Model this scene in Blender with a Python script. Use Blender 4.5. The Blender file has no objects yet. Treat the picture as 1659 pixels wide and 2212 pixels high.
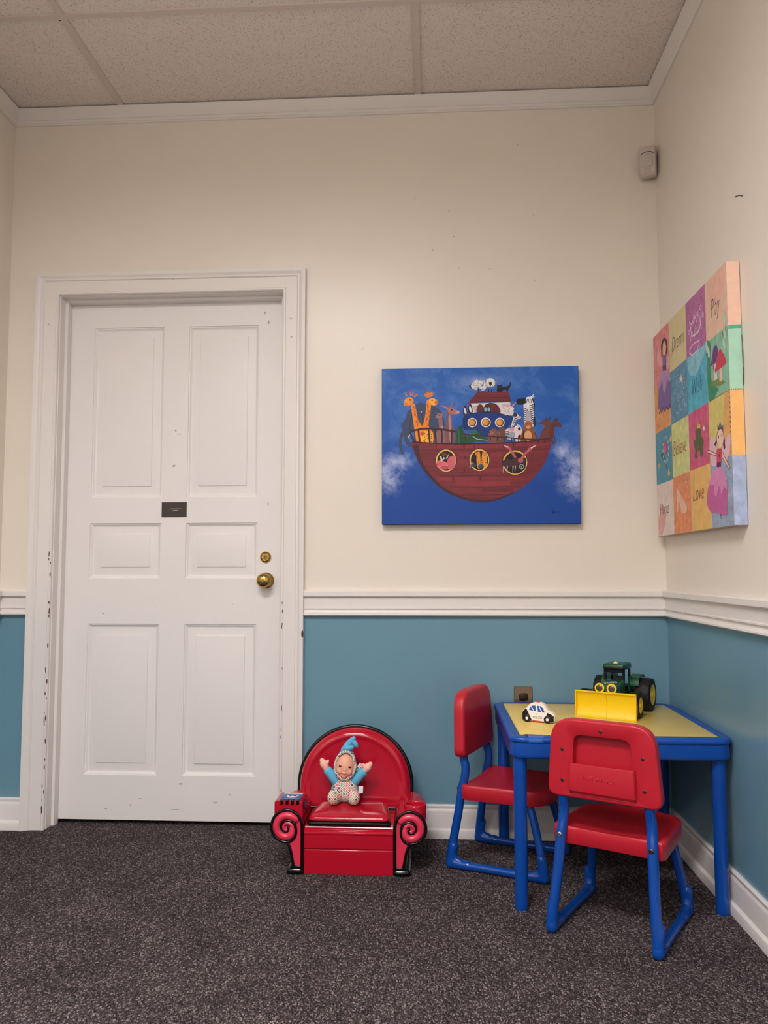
import bpy, bmesh, math, random
from mathutils import Vector, Matrix, Euler
from mathutils.geometry import tessellate_polygon
random.seed(7)
S = bpy.context.scene
COL = S.collection
PI = math.pi

# ------------------------------------------------------------------ helpers
def lin(h):
    h = h.lstrip('#')
    r = []
    for i in (0, 2, 4):
        c = int(h[i:i+2], 16) / 255
        r.append(c/12.92 if c <= .04045 else ((c+.055)/1.055)**2.4)
    return (*r, 1)

MATS = {}
def mat(name, hexc, rough=.5, spec=.5, metal=0., var=0., vscale=8., bump=0., bscale=60., coat=0., aniso=None, bdist=.002):
    if name in MATS: return MATS[name]
    m = bpy.data.materials.new(name); m.use_nodes = True
    N = m.node_tree.nodes; L = m.node_tree.links
    b = N['Principled BSDF']
    c = lin(hexc)
    b.inputs['Base Color'].default_value = c
    b.inputs['Roughness'].default_value = rough
    b.inputs['Specular IOR Level'].default_value = spec
    b.inputs['Metallic'].default_value = metal
    b.inputs['Coat Weight'].default_value = coat
    if var or bump:
        tc = N.new('ShaderNodeTexCoord')
        mp = N.new('ShaderNodeMapping')
        L.new(tc.outputs['Object'], mp.inputs['Vector'])
        if aniso: mp.inputs['Scale'].default_value = aniso
    if var:
        n = N.new('ShaderNodeTexNoise'); n.inputs['Scale'].default_value = vscale
        n.inputs['Detail'].default_value = 6; n.inputs['Roughness'].default_value = .65
        L.new(mp.outputs[0], n.inputs['Vector'])
        r = N.new('ShaderNodeValToRGB')
        r.color_ramp.elements[0].position = .3; r.color_ramp.elements[1].position = .7
        r.color_ramp.elements[0].color = (*[x*(1-var) for x in c[:3]], 1)
        r.color_ramp.elements[1].color = (*[min(1, x*(1+var) + var*.02) for x in c[:3]], 1)
        L.new(n.outputs['Fac'], r.inputs['Fac']); L.new(r.outputs['Color'], b.inputs['Base Color'])
    if bump:
        n2 = N.new('ShaderNodeTexNoise'); n2.inputs['Scale'].default_value = bscale
        n2.inputs['Detail'].default_value = 4
        L.new(mp.outputs[0], n2.inputs['Vector'])
        bp = N.new('ShaderNodeBump'); bp.inputs['Strength'].default_value = bump; bp.inputs['Distance'].default_value = bdist
        L.new(n2.outputs['Fac'], bp.inputs['Height']); L.new(bp.outputs['Normal'], b.inputs['Normal'])
    MATS[name] = m
    return m

class MB:
    def __init__(s): s.v = []; s.f = []; s.m = []
    def add(s, verts, faces, mi=0):
        o = len(s.v); s.v += [tuple(p) for p in verts]
        for f in faces: s.f.append(tuple(i+o for i in f)); s.m.append(mi)
    def box(s, x0, x1, y0, y1, z0, z1, mi=0):
        v = [(x, y, z) for z in (z0, z1) for y in (y0, y1) for x in (x0, x1)]
        s.add(v, [(0, 2, 3, 1), (4, 5, 7, 6), (0, 1, 5, 4), (2, 6, 7, 3), (0, 4, 6, 2), (1, 3, 7, 5)], mi)
    def loft(s, rings, mi=0, cap0=True, cap1=True, closed=True, mis=None):
        o = len(s.v); n = len(rings[0])
        for r in rings: s.v += [tuple(p) for p in r]
        for k in range(len(rings)-1):
            for i in range(n if closed else n-1):
                j = (i+1) % n
                s.f.append((o+k*n+i, o+k*n+j, o+(k+1)*n+j, o+(k+1)*n+i)); s.m.append(mis[k] if mis else mi)
        if cap0: s.f.append(tuple(o+i for i in range(n-1, -1, -1))); s.m.append(mis[0] if mis else mi)
        if cap1: s.f.append(tuple(o+(len(rings)-1)*n+i for i in range(n))); s.m.append(mis[-1] if mis else mi)
    def tube(s, path, r, n=14, mi=0, closed=False, caps=True, flat=None, up=None, roundcap=False):
        P = [Vector(p) for p in path]; K = len(P)
        R = [r]*K if not hasattr(r, '__len__') else list(r)
        if roundcap:
            d0 = (P[0]-P[1]).normalized(); d1 = (P[-1]-P[-2]).normalized()
            pre = [(P[0]+d0*R[0]*math.sin(a), R[0]*max(.02, math.cos(a))) for a in (PI/2, PI/3, PI/6)]
            post = [(P[-1]+d1*R[-1]*math.sin(a), R[-1]*max(.02, math.cos(a))) for a in (PI/6, PI/3, PI/2)]
            P = [p for p, _ in pre]+P+[p for p, _ in post]; R = [q for _, q in pre]+R+[q for _, q in post]; K = len(P)
        T = []
        for i in range(K):
            if closed: t = P[(i+1) % K]-P[i-1]
            else: t = P[min(i+1, K-1)]-P[max(i-1, 0)]
            T.append(t.normalized())
        a = Vector(up) if up else (Vector((0, 0, 1)) if abs(T[0].z) < .9 else Vector((1, 0, 0)))
        nrm = (a - T[0]*a.dot(T[0])).normalized()
        rings = []
        for i in range(K):
            if i:
                nrm = (nrm - T[i]*nrm.dot(T[i])).normalized()
            if up:
                nrm = (a - T[i]*a.dot(T[i])).normalized()
            b = T[i].cross(nrm)
            fl = flat if flat else 1.
            rings.append([P[i]+nrm*math.cos(2*PI*k/n)*R[i]*fl+b*math.sin(2*PI*k/n)*R[i] for k in range(n)])
        if closed: rings.append(rings[0]); caps = False
        s.loft(rings, mi, caps, caps)
    def ell(s, c, r, rot=None, mi=0, nu=20, nv=12, fn=None):
        R = rot.to_matrix() if rot else Matrix.Identity(3)
        c = Vector(c); rings = []
        for j in range(nv+1):
            t = -PI/2+PI*j/nv; ct = max(math.cos(t), 1e-3)
            ring = []
            for i in range(nu):
                p = Vector((math.cos(2*PI*i/nu)*ct*r[0], math.sin(2*PI*i/nu)*ct*r[1], math.sin(t)*r[2]))
                if fn: p = fn(p)
                ring.append(c + R @ p)
            rings.append(ring)
        s.loft(rings, mi)
    def lathe(s, prof, org, axis='z', n=32, mi=0, mis=None):
        o = Vector(org); rings = []
        for r, h in prof:
            ring = []
            for k in range(n):
                a = 2*PI*k/n; x, y = r*math.cos(a), r*math.sin(a)
                q = {'z': (x, y, h), 'y': (x, h, -y), 'x': (h, x, y), '-y': (x, -h, y)}[axis]
                ring.append(o+Vector(q))
            rings.append(ring)
        s.loft(rings, mi, True, True, True, mis)
    def prism(s, poly, fn, d0, d1, mi=0):
        n = len(poly)
        s.loft([[fn(a, b, d0) for a, b in poly], [fn(a, b, d1) for a, b in poly]], mi)
    def build(s, name, mats, parent=None, bevel=0, seg=2, sub=0, angle=35, loc=None):
        me = bpy.data.meshes.new(name)
        me.from_pydata([tuple(v) for v in s.v], [], s.f)
        for m in (mats if isinstance(mats, (list, tuple)) else [mats]): me.materials.append(m)
        me.polygons.foreach_set('material_index', s.m)
        bm = bmesh.new(); bm.from_mesh(me)
        bmesh.ops.remove_doubles(bm, verts=bm.verts, dist=1e-6)
        bmesh.ops.recalc_face_normals(bm, faces=bm.faces)
        bm.to_mesh(me); bm.free()
        me.polygons.foreach_set('use_smooth', [True]*len(me.polygons))
        me.set_sharp_from_angle(angle=math.radians(angle))
        me.update()
        o = bpy.data.objects.new(name, me); COL.objects.link(o)
        if parent: o.parent = parent
        if loc: o.location = loc
        if bevel:
            b = o.modifiers.new('bevel', 'BEVEL'); b.width = bevel; b.segments = seg
            b.limit_method = 'ANGLE'; b.angle_limit = math.radians(40)
        if sub:
            u = o.modifiers.new('sub', 'SUBSURF'); u.levels = sub; u.render_levels = sub
        return o

def tag(o, label=None, cat=None, group=None, kind=None):
    if label: o['label'] = label
    if cat: o['category'] = cat
    if group: o['group'] = group
    if kind: o['kind'] = kind
    return o
def thing(name, label, cat, loc=(0, 0, 0), rz=0, group=None):
    o = bpy.data.objects.new(name, None); COL.objects.link(o)
    o.empty_display_size = .05
    o.location = loc; o.rotation_euler = (0, 0, rz)
    return tag(o, label, cat, group)
def copy_tree(o, parent=None):
    c = o.copy(); COL.objects.link(c)
    if parent: c.parent = parent
    for ch in list(o.children): copy_tree(ch, c)
    return c
def smooth_path(P, k=8):
    P = [Vector(p) for p in P]; out = []
    for i in range(len(P)-1):
        p0 = P[max(i-1, 0)]; p1 = P[i]; p2 = P[i+1]; p3 = P[min(i+2, len(P)-1)]
        for j in range(k):
            t = j/k
            out.append(.5*((2*p1)+(-p0+p2)*t+(2*p0-5*p1+4*p2-p3)*t*t+(-p0+3*p1-3*p2+p3)*t**3))
    out.append(P[-1]); return out
def rrect(x0, x1, y0, y1, r, n=6):
    out = []
    for cx, cy, a in ((x1-r, y1-r, 0), (x0+r, y1-r, PI/2), (x0+r, y0+r, PI), (x1-r, y0+r, 1.5*PI)):
        for k in range(n+1):
            t = a+PI/2*k/n; out.append((cx+r*math.cos(t), cy+r*math.sin(t)))
    return out
def round_poly(poly, rad, n=6):
    """round every corner of a polygon with its own radius"""
    out = []; K = len(poly)
    for i in range(K):
        p0 = Vector(poly[i-1]); p = Vector(poly[i]); p1 = Vector(poly[(i+1) % K]); r = rad[i]
        a = (p0-p).normalized(); b = (p1-p).normalized()
        ang = a.angle(b); d = min(r/math.tan(ang/2), (p0-p).length*.49, (p1-p).length*.49)
        A = p+a*d; B = p+b*d
        for k in range(n+1):
            t = k/n; out.append(tuple((1-t)**2*A+2*t*(1-t)*p+t*t*B))
    return out
def resample(poly, n, start=None):
    P = [Vector(p) for p in poly]; P.append(P[0])
    Ls = [0]
    for i in range(len(P)-1): Ls.append(Ls[-1]+(P[i+1]-P[i]).length)
    out = []; T = Ls[-1]; j = 0
    for k in range(n):
        d = T*k/n
        while Ls[j+1] < d: j += 1
        t = (d-Ls[j])/max(1e-9, Ls[j+1]-Ls[j]); out.append(tuple(P[j].lerp(P[j+1], t)))
    return out
def offset_poly(poly, d):
    """offset inward (d>0) a CCW polygon"""
    out = []; K = len(poly)
    for i in range(K):
        p0 = Vector(poly[i-1]); p = Vector(poly[i]); p1 = Vector(poly[(i+1) % K])
        e0 = (p-p0); e1 = (p1-p)
        if e0.length < 1e-7: e0 = e1
        if e1.length < 1e-7: e1 = e0
        n0 = Vector((-e0.y, e0.x)).normalized(); n1 = Vector((-e1.y, e1.x)).normalized()
        m = (n0+n1); m = m.normalized() if m.length > 1e-6 else n0
        c = max(.35, m.dot(n0)); out.append(tuple(p+m*(d/c)))
    return out
_txt = {}
def text_geo(body, shear=0., thin=0.):
    key = (body, shear, thin)
    if key in _txt: return _txt[key]
    cu = bpy.data.curves.new('t', 'FONT'); cu.body = body; cu.shear = shear; cu.resolution_u = 3; cu.offset = thin
    ob = bpy.data.objects.new('t', cu); COL.objects.link(ob)
    bpy.context.view_layer.update()
    me = bpy.data.meshes.new_from_object(ob.evaluated_get(bpy.context.evaluated_depsgraph_get()))
    V = [v.co.copy() for v in me.vertices]; F = [tuple(p.vertices) for p in me.polygons]
    bpy.data.objects.remove(ob); bpy.data.curves.remove(cu); bpy.data.meshes.remove(me)
    x0 = min(v.x for v in V); x1 = max(v.x for v in V); y0 = min(v.y for v in V); y1 = max(v.y for v in V)
    V = [((v.x-x0)/(x1-x0), (v.y-y0)/(y1-y0)) for v in V]
    _txt[key] = (V, F); return V, F

# ------------------------------------------------------------------ materials
CREAM = mat('cream_wall_paint', '#e0d9cd', .32, .4, bump=.12, bscale=35, var=.015, vscale=3)
BLUE = mat('blue_wall_paint', '#6a92a5', .24, .45, bump=.12, bscale=35, var=.03, vscale=3)
TRIM = mat('white_trim_paint', '#dedad7', .38, .45, bump=.08, bscale=40)
DOORW = mat('white_door_paint', '#e2dfde', .42, .42, bump=.10, bscale=30, var=.012, vscale=4)
CHIP = mat('exposed_brown_wood', '#5a4238', .8, .2)
SCUFF = mat('grey_scuff', '#b3a6a2', .7, .2)
GRID = mat('ceiling_grid_metal', '#cfc3bd', .5, .4)
BRASS = mat('polished_brass', '#b99a58', .18, .5, 1.)
BRASSD = mat('dull_brass', '#8d7a50', .35, .5, 1.)
DARK = mat('dark_slot', '#15110f', .6, .3)
PLATE = mat('dark_brown_plate', '#3a302d', .55, .4, var=.12, vscale=40)
RED = mat('red_chair_plastic', '#b51c2d', .36, .45, bump=.05, bscale=250, var=.03, vscale=10)
CRIM = mat('crimson_glossy_plastic', '#b00f29', .12, .5, var=.02, vscale=8)
ROSE = mat('rose_red_plastic', '#d43350', .28, .5)
BLK = mat('black_glossy_plastic', '#08080b', .16, .5)
BLUEP = mat('blue_table_plastic', '#07469f', .32, .5, var=.05, vscale=12, bump=.04, bscale=200)
BLUEM = mat('blue_enamelled_tube', '#06449b', .2, .5, var=.03, vscale=10)
YELT = mat('yellow_table_laminate', '#dfc468', .3, .45, var=.06, vscale=9)
STEEL = mat('steel', '#a8a4a0', .3, .5, 1.)
STEELD = mat('tarnished_steel', '#5c5450', .4, .5, 1.)
PLATEM = mat('bronze_steel_plate', '#87776c', .35, .5, .8)
TAPE = mat('clear_tape', '#1f5cb2', .12, .6)
GREEN = mat('tractor_green_plastic', '#0f4a30', .25, .5)
TYRE = mat('black_tyre_rubber', '#111112', .6, .35)
YELP = mat('bright_yellow_plastic', '#ecc70a', .28, .5)
WOODW = mat('white_painted_wood', '#ece6df', .4, .4)
CARBLK = mat('black_painted_wood', '#131112', .4, .4)
CARBLUE = mat('blue_painted_window', '#1d59b4', .35, .4)
CARRED = mat('red_painted_wood', '#d02a20', .35, .4)
CARYEL = mat('yellow_star_paint', '#e6c25a', .4, .4)
WHITEP = mat('white_plastic', '#c6bcb4', .45, .4)
SENSW = mat('milky_lens', '#bdb6ae', .3, .45)
SKIN = mat('vinyl_skin', '#e2a58c', .45, .4, var=.03, vscale=30)
PINKF = mat('pink_plush', '#f0b7a8', .9, .1, bump=.2, bscale=900)
BLUEF = mat('light_blue_plush', '#5fb0d2', .95, .1, bump=.3, bscale=700, var=.05, vscale=60)
LIP = mat('lip_pink', '#c4705f', .5, .3)
CHEEK = mat('cheek_pink', '#e39a86', .5, .3)
EYE = mat('brown_eye', '#1b0d08', .15, .6)
TAGW = mat('white_label_fabric', '#ece0e0', .8, .1)
NBLUE = mat('cover_blue', '#2d62a8', .25, .5)
NDARK = mat('cover_navy', '#16223f', .3, .5)
NWHITE = mat('cover_white', '#e7e0e2', .25, .5)
SIDEC = mat('canvas_blue_edge', '#0f3472', .7, .2)

def ceil_mat():
    m = bpy.data.materials.new('acoustic_tile'); m.use_nodes = True
    N = m.node_tree.nodes; L = m.node_tree.links; b = N['Principled BSDF']
    b.inputs['Roughness'].default_value = .95; b.inputs['Specular IOR Level'].default_value = .1
    tc = N.new('ShaderNodeTexCoord')
    v = N.new('ShaderNodeTexNoise'); v.inputs['Scale'].default_value = 230; v.inputs['Detail'].default_value = 2; v.inputs['Roughness'].default_value = .7
    L.new(tc.outputs['Object'], v.inputs['Vector'])
    r = N.new('ShaderNodeValToRGB'); e = r.color_ramp.elements
    e[0].position = .30; e[0].color = lin('#a2958e'); e[1].position = .45; e[1].color = lin('#e4dcd7')
    L.new(v.outputs['Fac'], r.inputs['Fac']); L.new(r.outputs['Color'], b.inputs['Base Color'])
    bp = N.new('ShaderNodeBump'); bp.inputs['Strength'].default_value = .5; bp.inputs['Distance'].default_value = .003
    L.new(v.outputs['Fac'], bp.inputs['Height']); L.new(bp.outputs['Normal'], b.inputs['Normal'])
    return m
def carpet_mat():
    m = bpy.data.materials.new('loop_carpet'); m.use_nodes = True
    N = m.node_tree.nodes; L = m.node_tree.links; b = N['Principled BSDF']
    b.inputs['Roughness'].default_value = 1; b.inputs['Specular IOR Level'].default_value = .05
    tc = N.new('ShaderNodeTexCoord'); mp = N.new('ShaderNodeMapping')
    mp.inputs['Rotation'].default_value = (0, 0, .5); mp.inputs['Scale'].default_value = (1, .62, 1)
    L.new(tc.outputs['Object'], mp.inputs['Vector'])
    v = N.new('ShaderNodeTexVoronoi'); v.inputs['Scale'].default_value = 310; L.new(mp.outputs[0], v.inputs['Vector'])
    r = N.new('ShaderNodeValToRGB'); e = r.color_ramp.elements
    e[0].position = 0; e[0].color = lin('#2b2628')
    e[1].position = 1; e[1].color = lin('#96898c')
    for p, c in ((.35, '#413a3c'), (.62, '#504749'), (.82, '#63595b')):
        q = e.new(p); q.color = lin(c)
    sep = N.new('ShaderNodeSeparateColor'); L.new(v.outputs['Color'], sep.inputs[0]); L.new(sep.outputs[0], r.inputs['Fac'])
    n = N.new('ShaderNodeTexNoise'); n.inputs['Scale'].default_value = 5; n.inputs['Detail'].default_value = 5; L.new(tc.outputs['Object'], n.inputs['Vector'])
    mr = N.new('ShaderNodeMapRange'); mr.inputs[1].default_value = .3; mr.inputs[2].default_value = .7; mr.inputs[3].default_value = .8; mr.inputs[4].default_value = 1.12
    L.new(n.outputs['Fac'], mr.inputs[0])
    mx = N.new('ShaderNodeMix'); mx.data_type = 'RGBA'; mx.blend_type = 'MULTIPLY'; mx.inputs['Factor'].default_value = 1
    L.new(r.outputs['Color'], mx.inputs['A']); L.new(mr.outputs[0], mx.inputs['B']); L.new(mx.outputs['Result'], b.inputs['Base Color'])
    inv = N.new('ShaderNodeMath'); inv.operation = 'MULTIPLY'; inv.inputs[1].default_value = -1; L.new(v.outputs['Distance'], inv.inputs[0])
    bp = N.new('ShaderNodeBump'); bp.inputs['Strength'].default_value = .9; bp.inputs['Distance'].default_value = .004
    L.new(inv.outputs[0], bp.inputs['Height']); L.new(bp.outputs['Normal'], b.inputs['Normal'])
    return m
def diamond_mat():
    m = bpy.data.materials.new('diamond_print_fabric'); m.use_nodes = True
    N = m.node_tree.nodes; L = m.node_tree.links; b = N['Principled BSDF']
    b.inputs['Roughness'].default_value = .9; b.inputs['Specular IOR Level'].default_value = .1
    tc = N.new('ShaderNodeTexCoord'); mp = N.new('ShaderNodeMapping')
    mp.inputs['Rotation'].default_value = (PI/2, 0, 0)
    mp2 = N.new('ShaderNodeMapping'); mp2.inputs['Rotation'].default_value = (0, 0, PI/4)
    L.new(tc.outputs['Object'], mp.inputs['Vector']); L.new(mp.outputs[0], mp2.inputs['Vector'])
    def vor(feat):
        v = N.new('ShaderNodeTexVoronoi'); v.voronoi_dimensions = '2D'; v.feature = feat
        v.inputs['Scale'].default_value = 78; v.inputs['Randomness'].default_value = 0
        L.new(mp2.outputs[0], v.inputs['Vector']); return v
    v1 = vor('F1'); v2 = vor('DISTANCE_TO_EDGE')
    sep = N.new('ShaderNodeSeparateColor'); L.new(v1.outputs['Color'], sep.inputs[0])
    r = N.new('ShaderNodeValToRGB'); r.color_ramp.interpolation = 'CONSTANT'; e = r.color_ramp.elements
    e[0].position = 0; e[0].color = lin('#4f9a84'); e[1].position = .18; e[1].color = lin('#d9697f')
    for p, c in ((.36, '#d98a4c'), (.52, '#c2bd82'), (.68, '#7c4a58'), (.85, '#e59aa6')):
        q = e.new(p); q.color = lin(c)
    L.new(sep.outputs[0], r.inputs['Fac'])
    dot = N.new('ShaderNodeMath'); dot.operation = 'LESS_THAN'; dot.inputs[1].default_value = .3; L.new(v1.outputs['Distance'], dot.inputs[0])
    ln = N.new('ShaderNodeMath'); ln.operation = 'LESS_THAN'; ln.inputs[1].default_value = .055; L.new(v2.outputs['Distance'], ln.inputs[0])
    m1 = N.new('ShaderNodeMix'); m1.data_type = 'RGBA'; m1.inputs['A'].default_value = lin('#eadfd6')
    L.new(dot.outputs[0], m1.inputs['Factor']); L.new(r.outputs['Color'], m1.inputs['B'])
    m2 = N.new('ShaderNodeMix'); m2.data_type = 'RGBA'; m2.inputs['B'].default_value = lin('#5a4a44')
    L.new(m1.outputs['Result'], m2.inputs['A']); L.new(ln.outputs[0], m2.inputs['Factor']); L.new(m2.outputs['Result'], b.inputs['Base Color'])
    return m
CEIL = ceil_mat(); CARPET = carpet_mat(); DIAM = diamond_mat()
LAMP = bpy.data.materials.new('lamp_lens'); LAMP.use_nodes = True
_n = LAMP.node_tree.nodes; _b = _n['Principled BSDF']
_b.inputs['Emission Color'].default_value = (1, .94, .93, 1); _b.inputs['Emission Strength'].default_value = 61

# ------------------------------------------------------------------ room
XL, XR, ZC, YB = -1.721, .889, 2.912, -6.15
DX0, DX1, DZ = -1.508, -.588, 2.122       # door opening
RAIL = .875
def struct(name, mb, mats, label, cat, **k): return tag(mb.build(name, mats, **k), label, cat, kind='structure')
fl = MB(); fl.box(XL-.1, XR+.1, YB-.1, .35, -.05, 0)
struct('floor', fl, CARPET, 'dark grey speckled loop carpet covering the whole floor', 'floor')
ce = MB()
LAMPS = [(-.655, -2.685), (-.655, -5.125)]
for y0, y1, hole in ((-2.40, .12, 0), (-2.97, -2.40, 1), (-4.84, -2.97, 0), (-5.41, -4.84, 1), (YB-.1, -5.41, 0)):
    if hole:
        ce.box(XL-.1, -1.245, y0, y1, ZC+.003, ZC+.05); ce.box(-.065, XR+.1, y0, y1, ZC+.003, ZC+.05)
    else: ce.box(XL-.1, XR+.1, y0, y1, ZC+.003, ZC+.05)
struct('ceiling', ce, CEIL, 'suspended ceiling of grainy off-white acoustic tiles', 'ceiling')
def split_wall(mb, x0, x1, y0, y1, z0=0., z1=ZC+.003):
    if z0 < RAIL: mb.box(x0, x1, y0, y1, z0, min(RAIL, z1), 1)
    if z1 > RAIL: mb.box(x0, x1, y0, y1, max(RAIL, z0), z1, 0)
w = MB()
split_wall(w, XL-.1, DX0, 0, .12); split_wall(w, DX1, XR+.1, 0, .12); split_wall(w, DX0, DX1, 0, .12, DZ)
for (x, z) in ((-.06, 2.49), (.075, 2.435), (.093, 2.33), (.01, 2.275), (.115, 2.2), (.235, 2.195), (.41, 2.41), (.41, 2.145), (.30, 1.93), (-.27, 1.88), (.35, 2.7), (-.31, 2.28)):
    w.lathe([(.0022+random.random()*.0012, 0), (.001, .0006)], (x, 0, z), '-y', 8, 2)
struct('wall_back', w, [CREAM, BLUE, SCUFF], 'back wall, cream above the chair rail and dusty blue below, holding the door', 'wall')
w = MB(); split_wall(w, XR, XR+.1, YB, 0); struct('wall_right', w, [CREAM, BLUE], 'right wall, cream above and dusty blue below the chair rail', 'wall')
w = MB(); split_wall(w, XL-.1, XL, YB, 0); struct('wall_left', w, [CREAM, BLUE], 'left wall beside the door, cream above and blue below', 'wall')
w = MB(); split_wall(w, XL-.1, XR+.1, YB-.1, YB); struct('wall_rear', w, [CREAM, BLUE], 'wall behind the camera, cream above and blue below', 'wall')
w = MB(); w.box(XL, XR, .34, .36, 0, DZ+.1); w.box(DX0-.1, DX0-.08, .12, .34, 0, DZ+.1); w.box(DX1+.08, DX1+.1, .12, .34, 0, DZ+.1); w.box(DX0-.1, DX1+.1, .12, .34, DZ+.08, DZ+.1)
struct('wall_beyond_door', w, DARK, 'dark space behind the closed door', 'wall')

def sweep(mb, prof, path, outs, mi=0):
    """prof (out, z); path list of (x,y); outs: mitre direction vectors (unscaled)"""
    rings = []
    for (x, y), (dx, dy) in zip(path, outs):
        rings.append([(x+dx*o, y+dy*o, z) for o, z in prof])
    mb.loft(rings, mi)
railp = [(0, .9257), (.021, .9257), (.024, .922), (.024, .905), (.021, .9015), (.012, .9015), (.012, .8615), (.0165, .860), (.0165, .8555), (.011, .8525), (.0115, .846), (.015, .840), (.021, .8365), (.0215, .832), (.018, .8285), (.011, .827), (.0, .825)]
basep = [(0, .121), (.007, .121), (.011, .117), (.011, .111), (.009, .106), (.012, .100), (.013, .094), (.013, .036), (.016, .033), (.021, .029), (.023, .022), (.023, 0), (0, 0)]
crownp = [(0, 2.844), (.007, 2.844), (.010, 2.848), (.008, 2.853), (.012, 2.857), (.013, 2.862), (.010, 2.866), (.014, 2.871), (.026, 2.904), (.028, 2.9085), (0, 2.9085)]
def trims(name, prof, cat, labels, gap=True):
    a = MB(); sweep(a, prof, [(XL, 0), (DX0-.092 if gap else XR, 0)], [(1, -1), (0, -1) if gap else (-1, -1)])
    struct(name('back'), a, TRIM, labels[0], cat)
    if gap:
        a = MB(); sweep(a, prof, [(DX1+.091, 0), (XR, 0)], [(0, -1), (-1, -1)]); o = struct(name('back'), a, TRIM, labels[1], cat)
    a = MB(); sweep(a, prof, [(XR, 0), (XR, YB)], [(-1, -1), (-1, 1)]); struct(name('right'), a, TRIM, labels[2], cat)
    a = MB(); sweep(a, prof, [(XL, 0), (XL, YB)], [(1, -1), (1, 1)]); struct(name('left'), a, TRIM, labels[3], cat)
    return o if gap else None
bb = trims(lambda s: 'baseboard_'+s, basep, 'baseboard', ['white baseboard stub left of the door', 'white baseboard along back wall behind the armchair and table', 'white moulded baseboard along the right wall', 'white baseboard along the left wall'])
cnt = [2]
def tn(s): cnt[0] += 1; return 'trim_%d' % cnt[0]
trims(tn, railp, 'chair rail', ['white chair rail stub left of the door', 'white chair rail on the back wall between door and corner', 'white chair rail running along the right wall', 'white chair rail along the left wall'])
trims(tn, crownp, 'crown moulding', ['off-white crown moulding along top of back wall', '', 'off-white crown moulding along top of right wall', 'off-white crown moulding along top of left wall'], False)
sc = MB(); sc.lathe([(.006, 0), (.006, .002), (.004, .004)], (.168, -.0135, .071), '-y', 14); sc.lathe([(.0025, .004), (.0025, .0045)], (.168, -.0135, .071), '-y', 8, 1)
sc.build('screw', [STEEL, DARK], bb)

# ceiling grid
g = MB()
GX = [-1.265, -.046]; GY = [-.55-.61*k for k in range(10)]
for x in GX: g.box(x-.012, x+.012, YB, -.028, 2.9085, ZC+.004)
for y in GY: g.box(XL+.028, XR-.028, y-.012, y+.012, 2.909, ZC+.004)
g.box(-1.285, -1.277, -.541, -.529, 2.9112, 2.9119, 1); g.box(-1.252, -1.246, -.541, -.536, 2.9112, 2.9119, 1)
struct(tn(''), g, [GRID, DARK], 'off-white metal grid holding the ceiling tiles', 'ceiling grid')

# door casing (mitred U) and jamb
cas = MB()
cp = [(0, 0), (0, .011), (.003, .015), (.009, .015), (.012, .012), (.056, .0145), (.060, .020), (.065, .0185), (.069, .0195), (.074, .025), (.079, .0275), (.091, .0275), (.091, 0)]
rings = []
for (x, z, dx, dz) in ((DX0, 0, -1, 0), (DX0, DZ, -1, 1), (DX1, DZ, 1, 1), (DX1, 0, 1, 0)):
    rings.append([(x+dx*a, -t, z+dz*a*.96) for a, t in cp])
cas.loft(rings)
def chip(mb, x, y, z, wx, hz, mi):     # ragged sliver of missing paint, a hair proud of the face
    n = 7; pts = []
    for k in range(n):
        a = 2*PI*k/n; q = .6+.5*random.random(); pts.append((x+wx*math.cos(a)*q, y-.0004, z+hz*math.sin(a)*q))
    mb.add(pts, [tuple(range(n))], mi)
for k in range(26):
    z = .06+1.05*random.random()**1.3
    chip(cas, DX0-.001-random.random()*.002 if k % 2 else DX0-.009+random.random()*.002, -.0155, z, .0018+random.random()*.0016, .004+random.random()*.012, 1)
for k in range(12):
    z = .1+.95*random.random(); chip(cas, DX1+.006+random.random()*.003, -.0155, z, .0018, .004+random.random()*.013, 1)
for (x, z) in ((-1.548, 2.0), (-1.035, 2.175), (-.555, 2.005), (-.553, 1.93), (-1.57, .22)):
    chip(cas, x, -.0145, z, .005, .004, 2)
chip(cas, -.499, -.0278, .762, .005, .018, 1)
struct('trim_1', cas, [TRIM, CHIP, SCUFF], 'white moulded casing framing the door', 'door casing')
DY = .08
j = MB(); t = .02
j.box(DX0-.017, DX0+.003, .0, .12, 0, DZ); j.box(DX1-.003, DX1+.017, .0, .12, 0, DZ); j.box(DX0, DX1, 0, .12, DZ-.003, DZ+.017)
j.box(DX0-.005, DX0+.015, .043, DY-.001, 0, DZ+.005); j.box(DX1-.015, DX1+.005, .043, DY-.001, 0, DZ+.005); j.box(DX0-.005, DX1+.005, .0432, DY-.001, DZ-.015, DZ+.005)
struct('trim_2', j, TRIM, 'white door jamb with its stop strip', 'door frame', bevel=.0015)

# door slab with six raised panels
d = MB(); SX0, SX1, SZ0, SZ1 = DX0+.0045, DX1-.0045, .017, DZ-.005
xs = [SX0, -1.394, -1.098, -.995, -.703, SX1]; zs = [SZ0, .191, .789, .971, 1.196, 1.301, 2.010, SZ1]
pp = [(0, 0), (.0015, .004), (.005, .0045), (.010, .0095), (.014, .0115), (.016, .0115), (.046, .0065), (.0475, .0035), (.050, .003)]
for a in range(5):
    for b in range(7):
        x0, x1, z0, z1 = xs[a], xs[a+1], zs[b], zs[b+1]
        if a in (1, 3) and b in (1, 3, 5):
            rings = [[(x0+i, DY+q, z0+i), (x1-i, DY+q, z0+i), (x1-i, DY+q, z1-i), (x0+i, DY+q, z1-i)] for i, q in pp]
            d.loft(rings, 0, False, True)
        else: d.add([(x0, DY, z0), (x1, DY, z0), (x1, DY, z1), (x0, DY, z1)], [(0, 1, 2, 3)])
d.add([(SX0, DY+.038, SZ0), (SX1, DY+.038, SZ0), (SX1, DY+.038, SZ1), (SX0, DY+.038, SZ1)], [(3, 2, 1, 0)])
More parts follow.
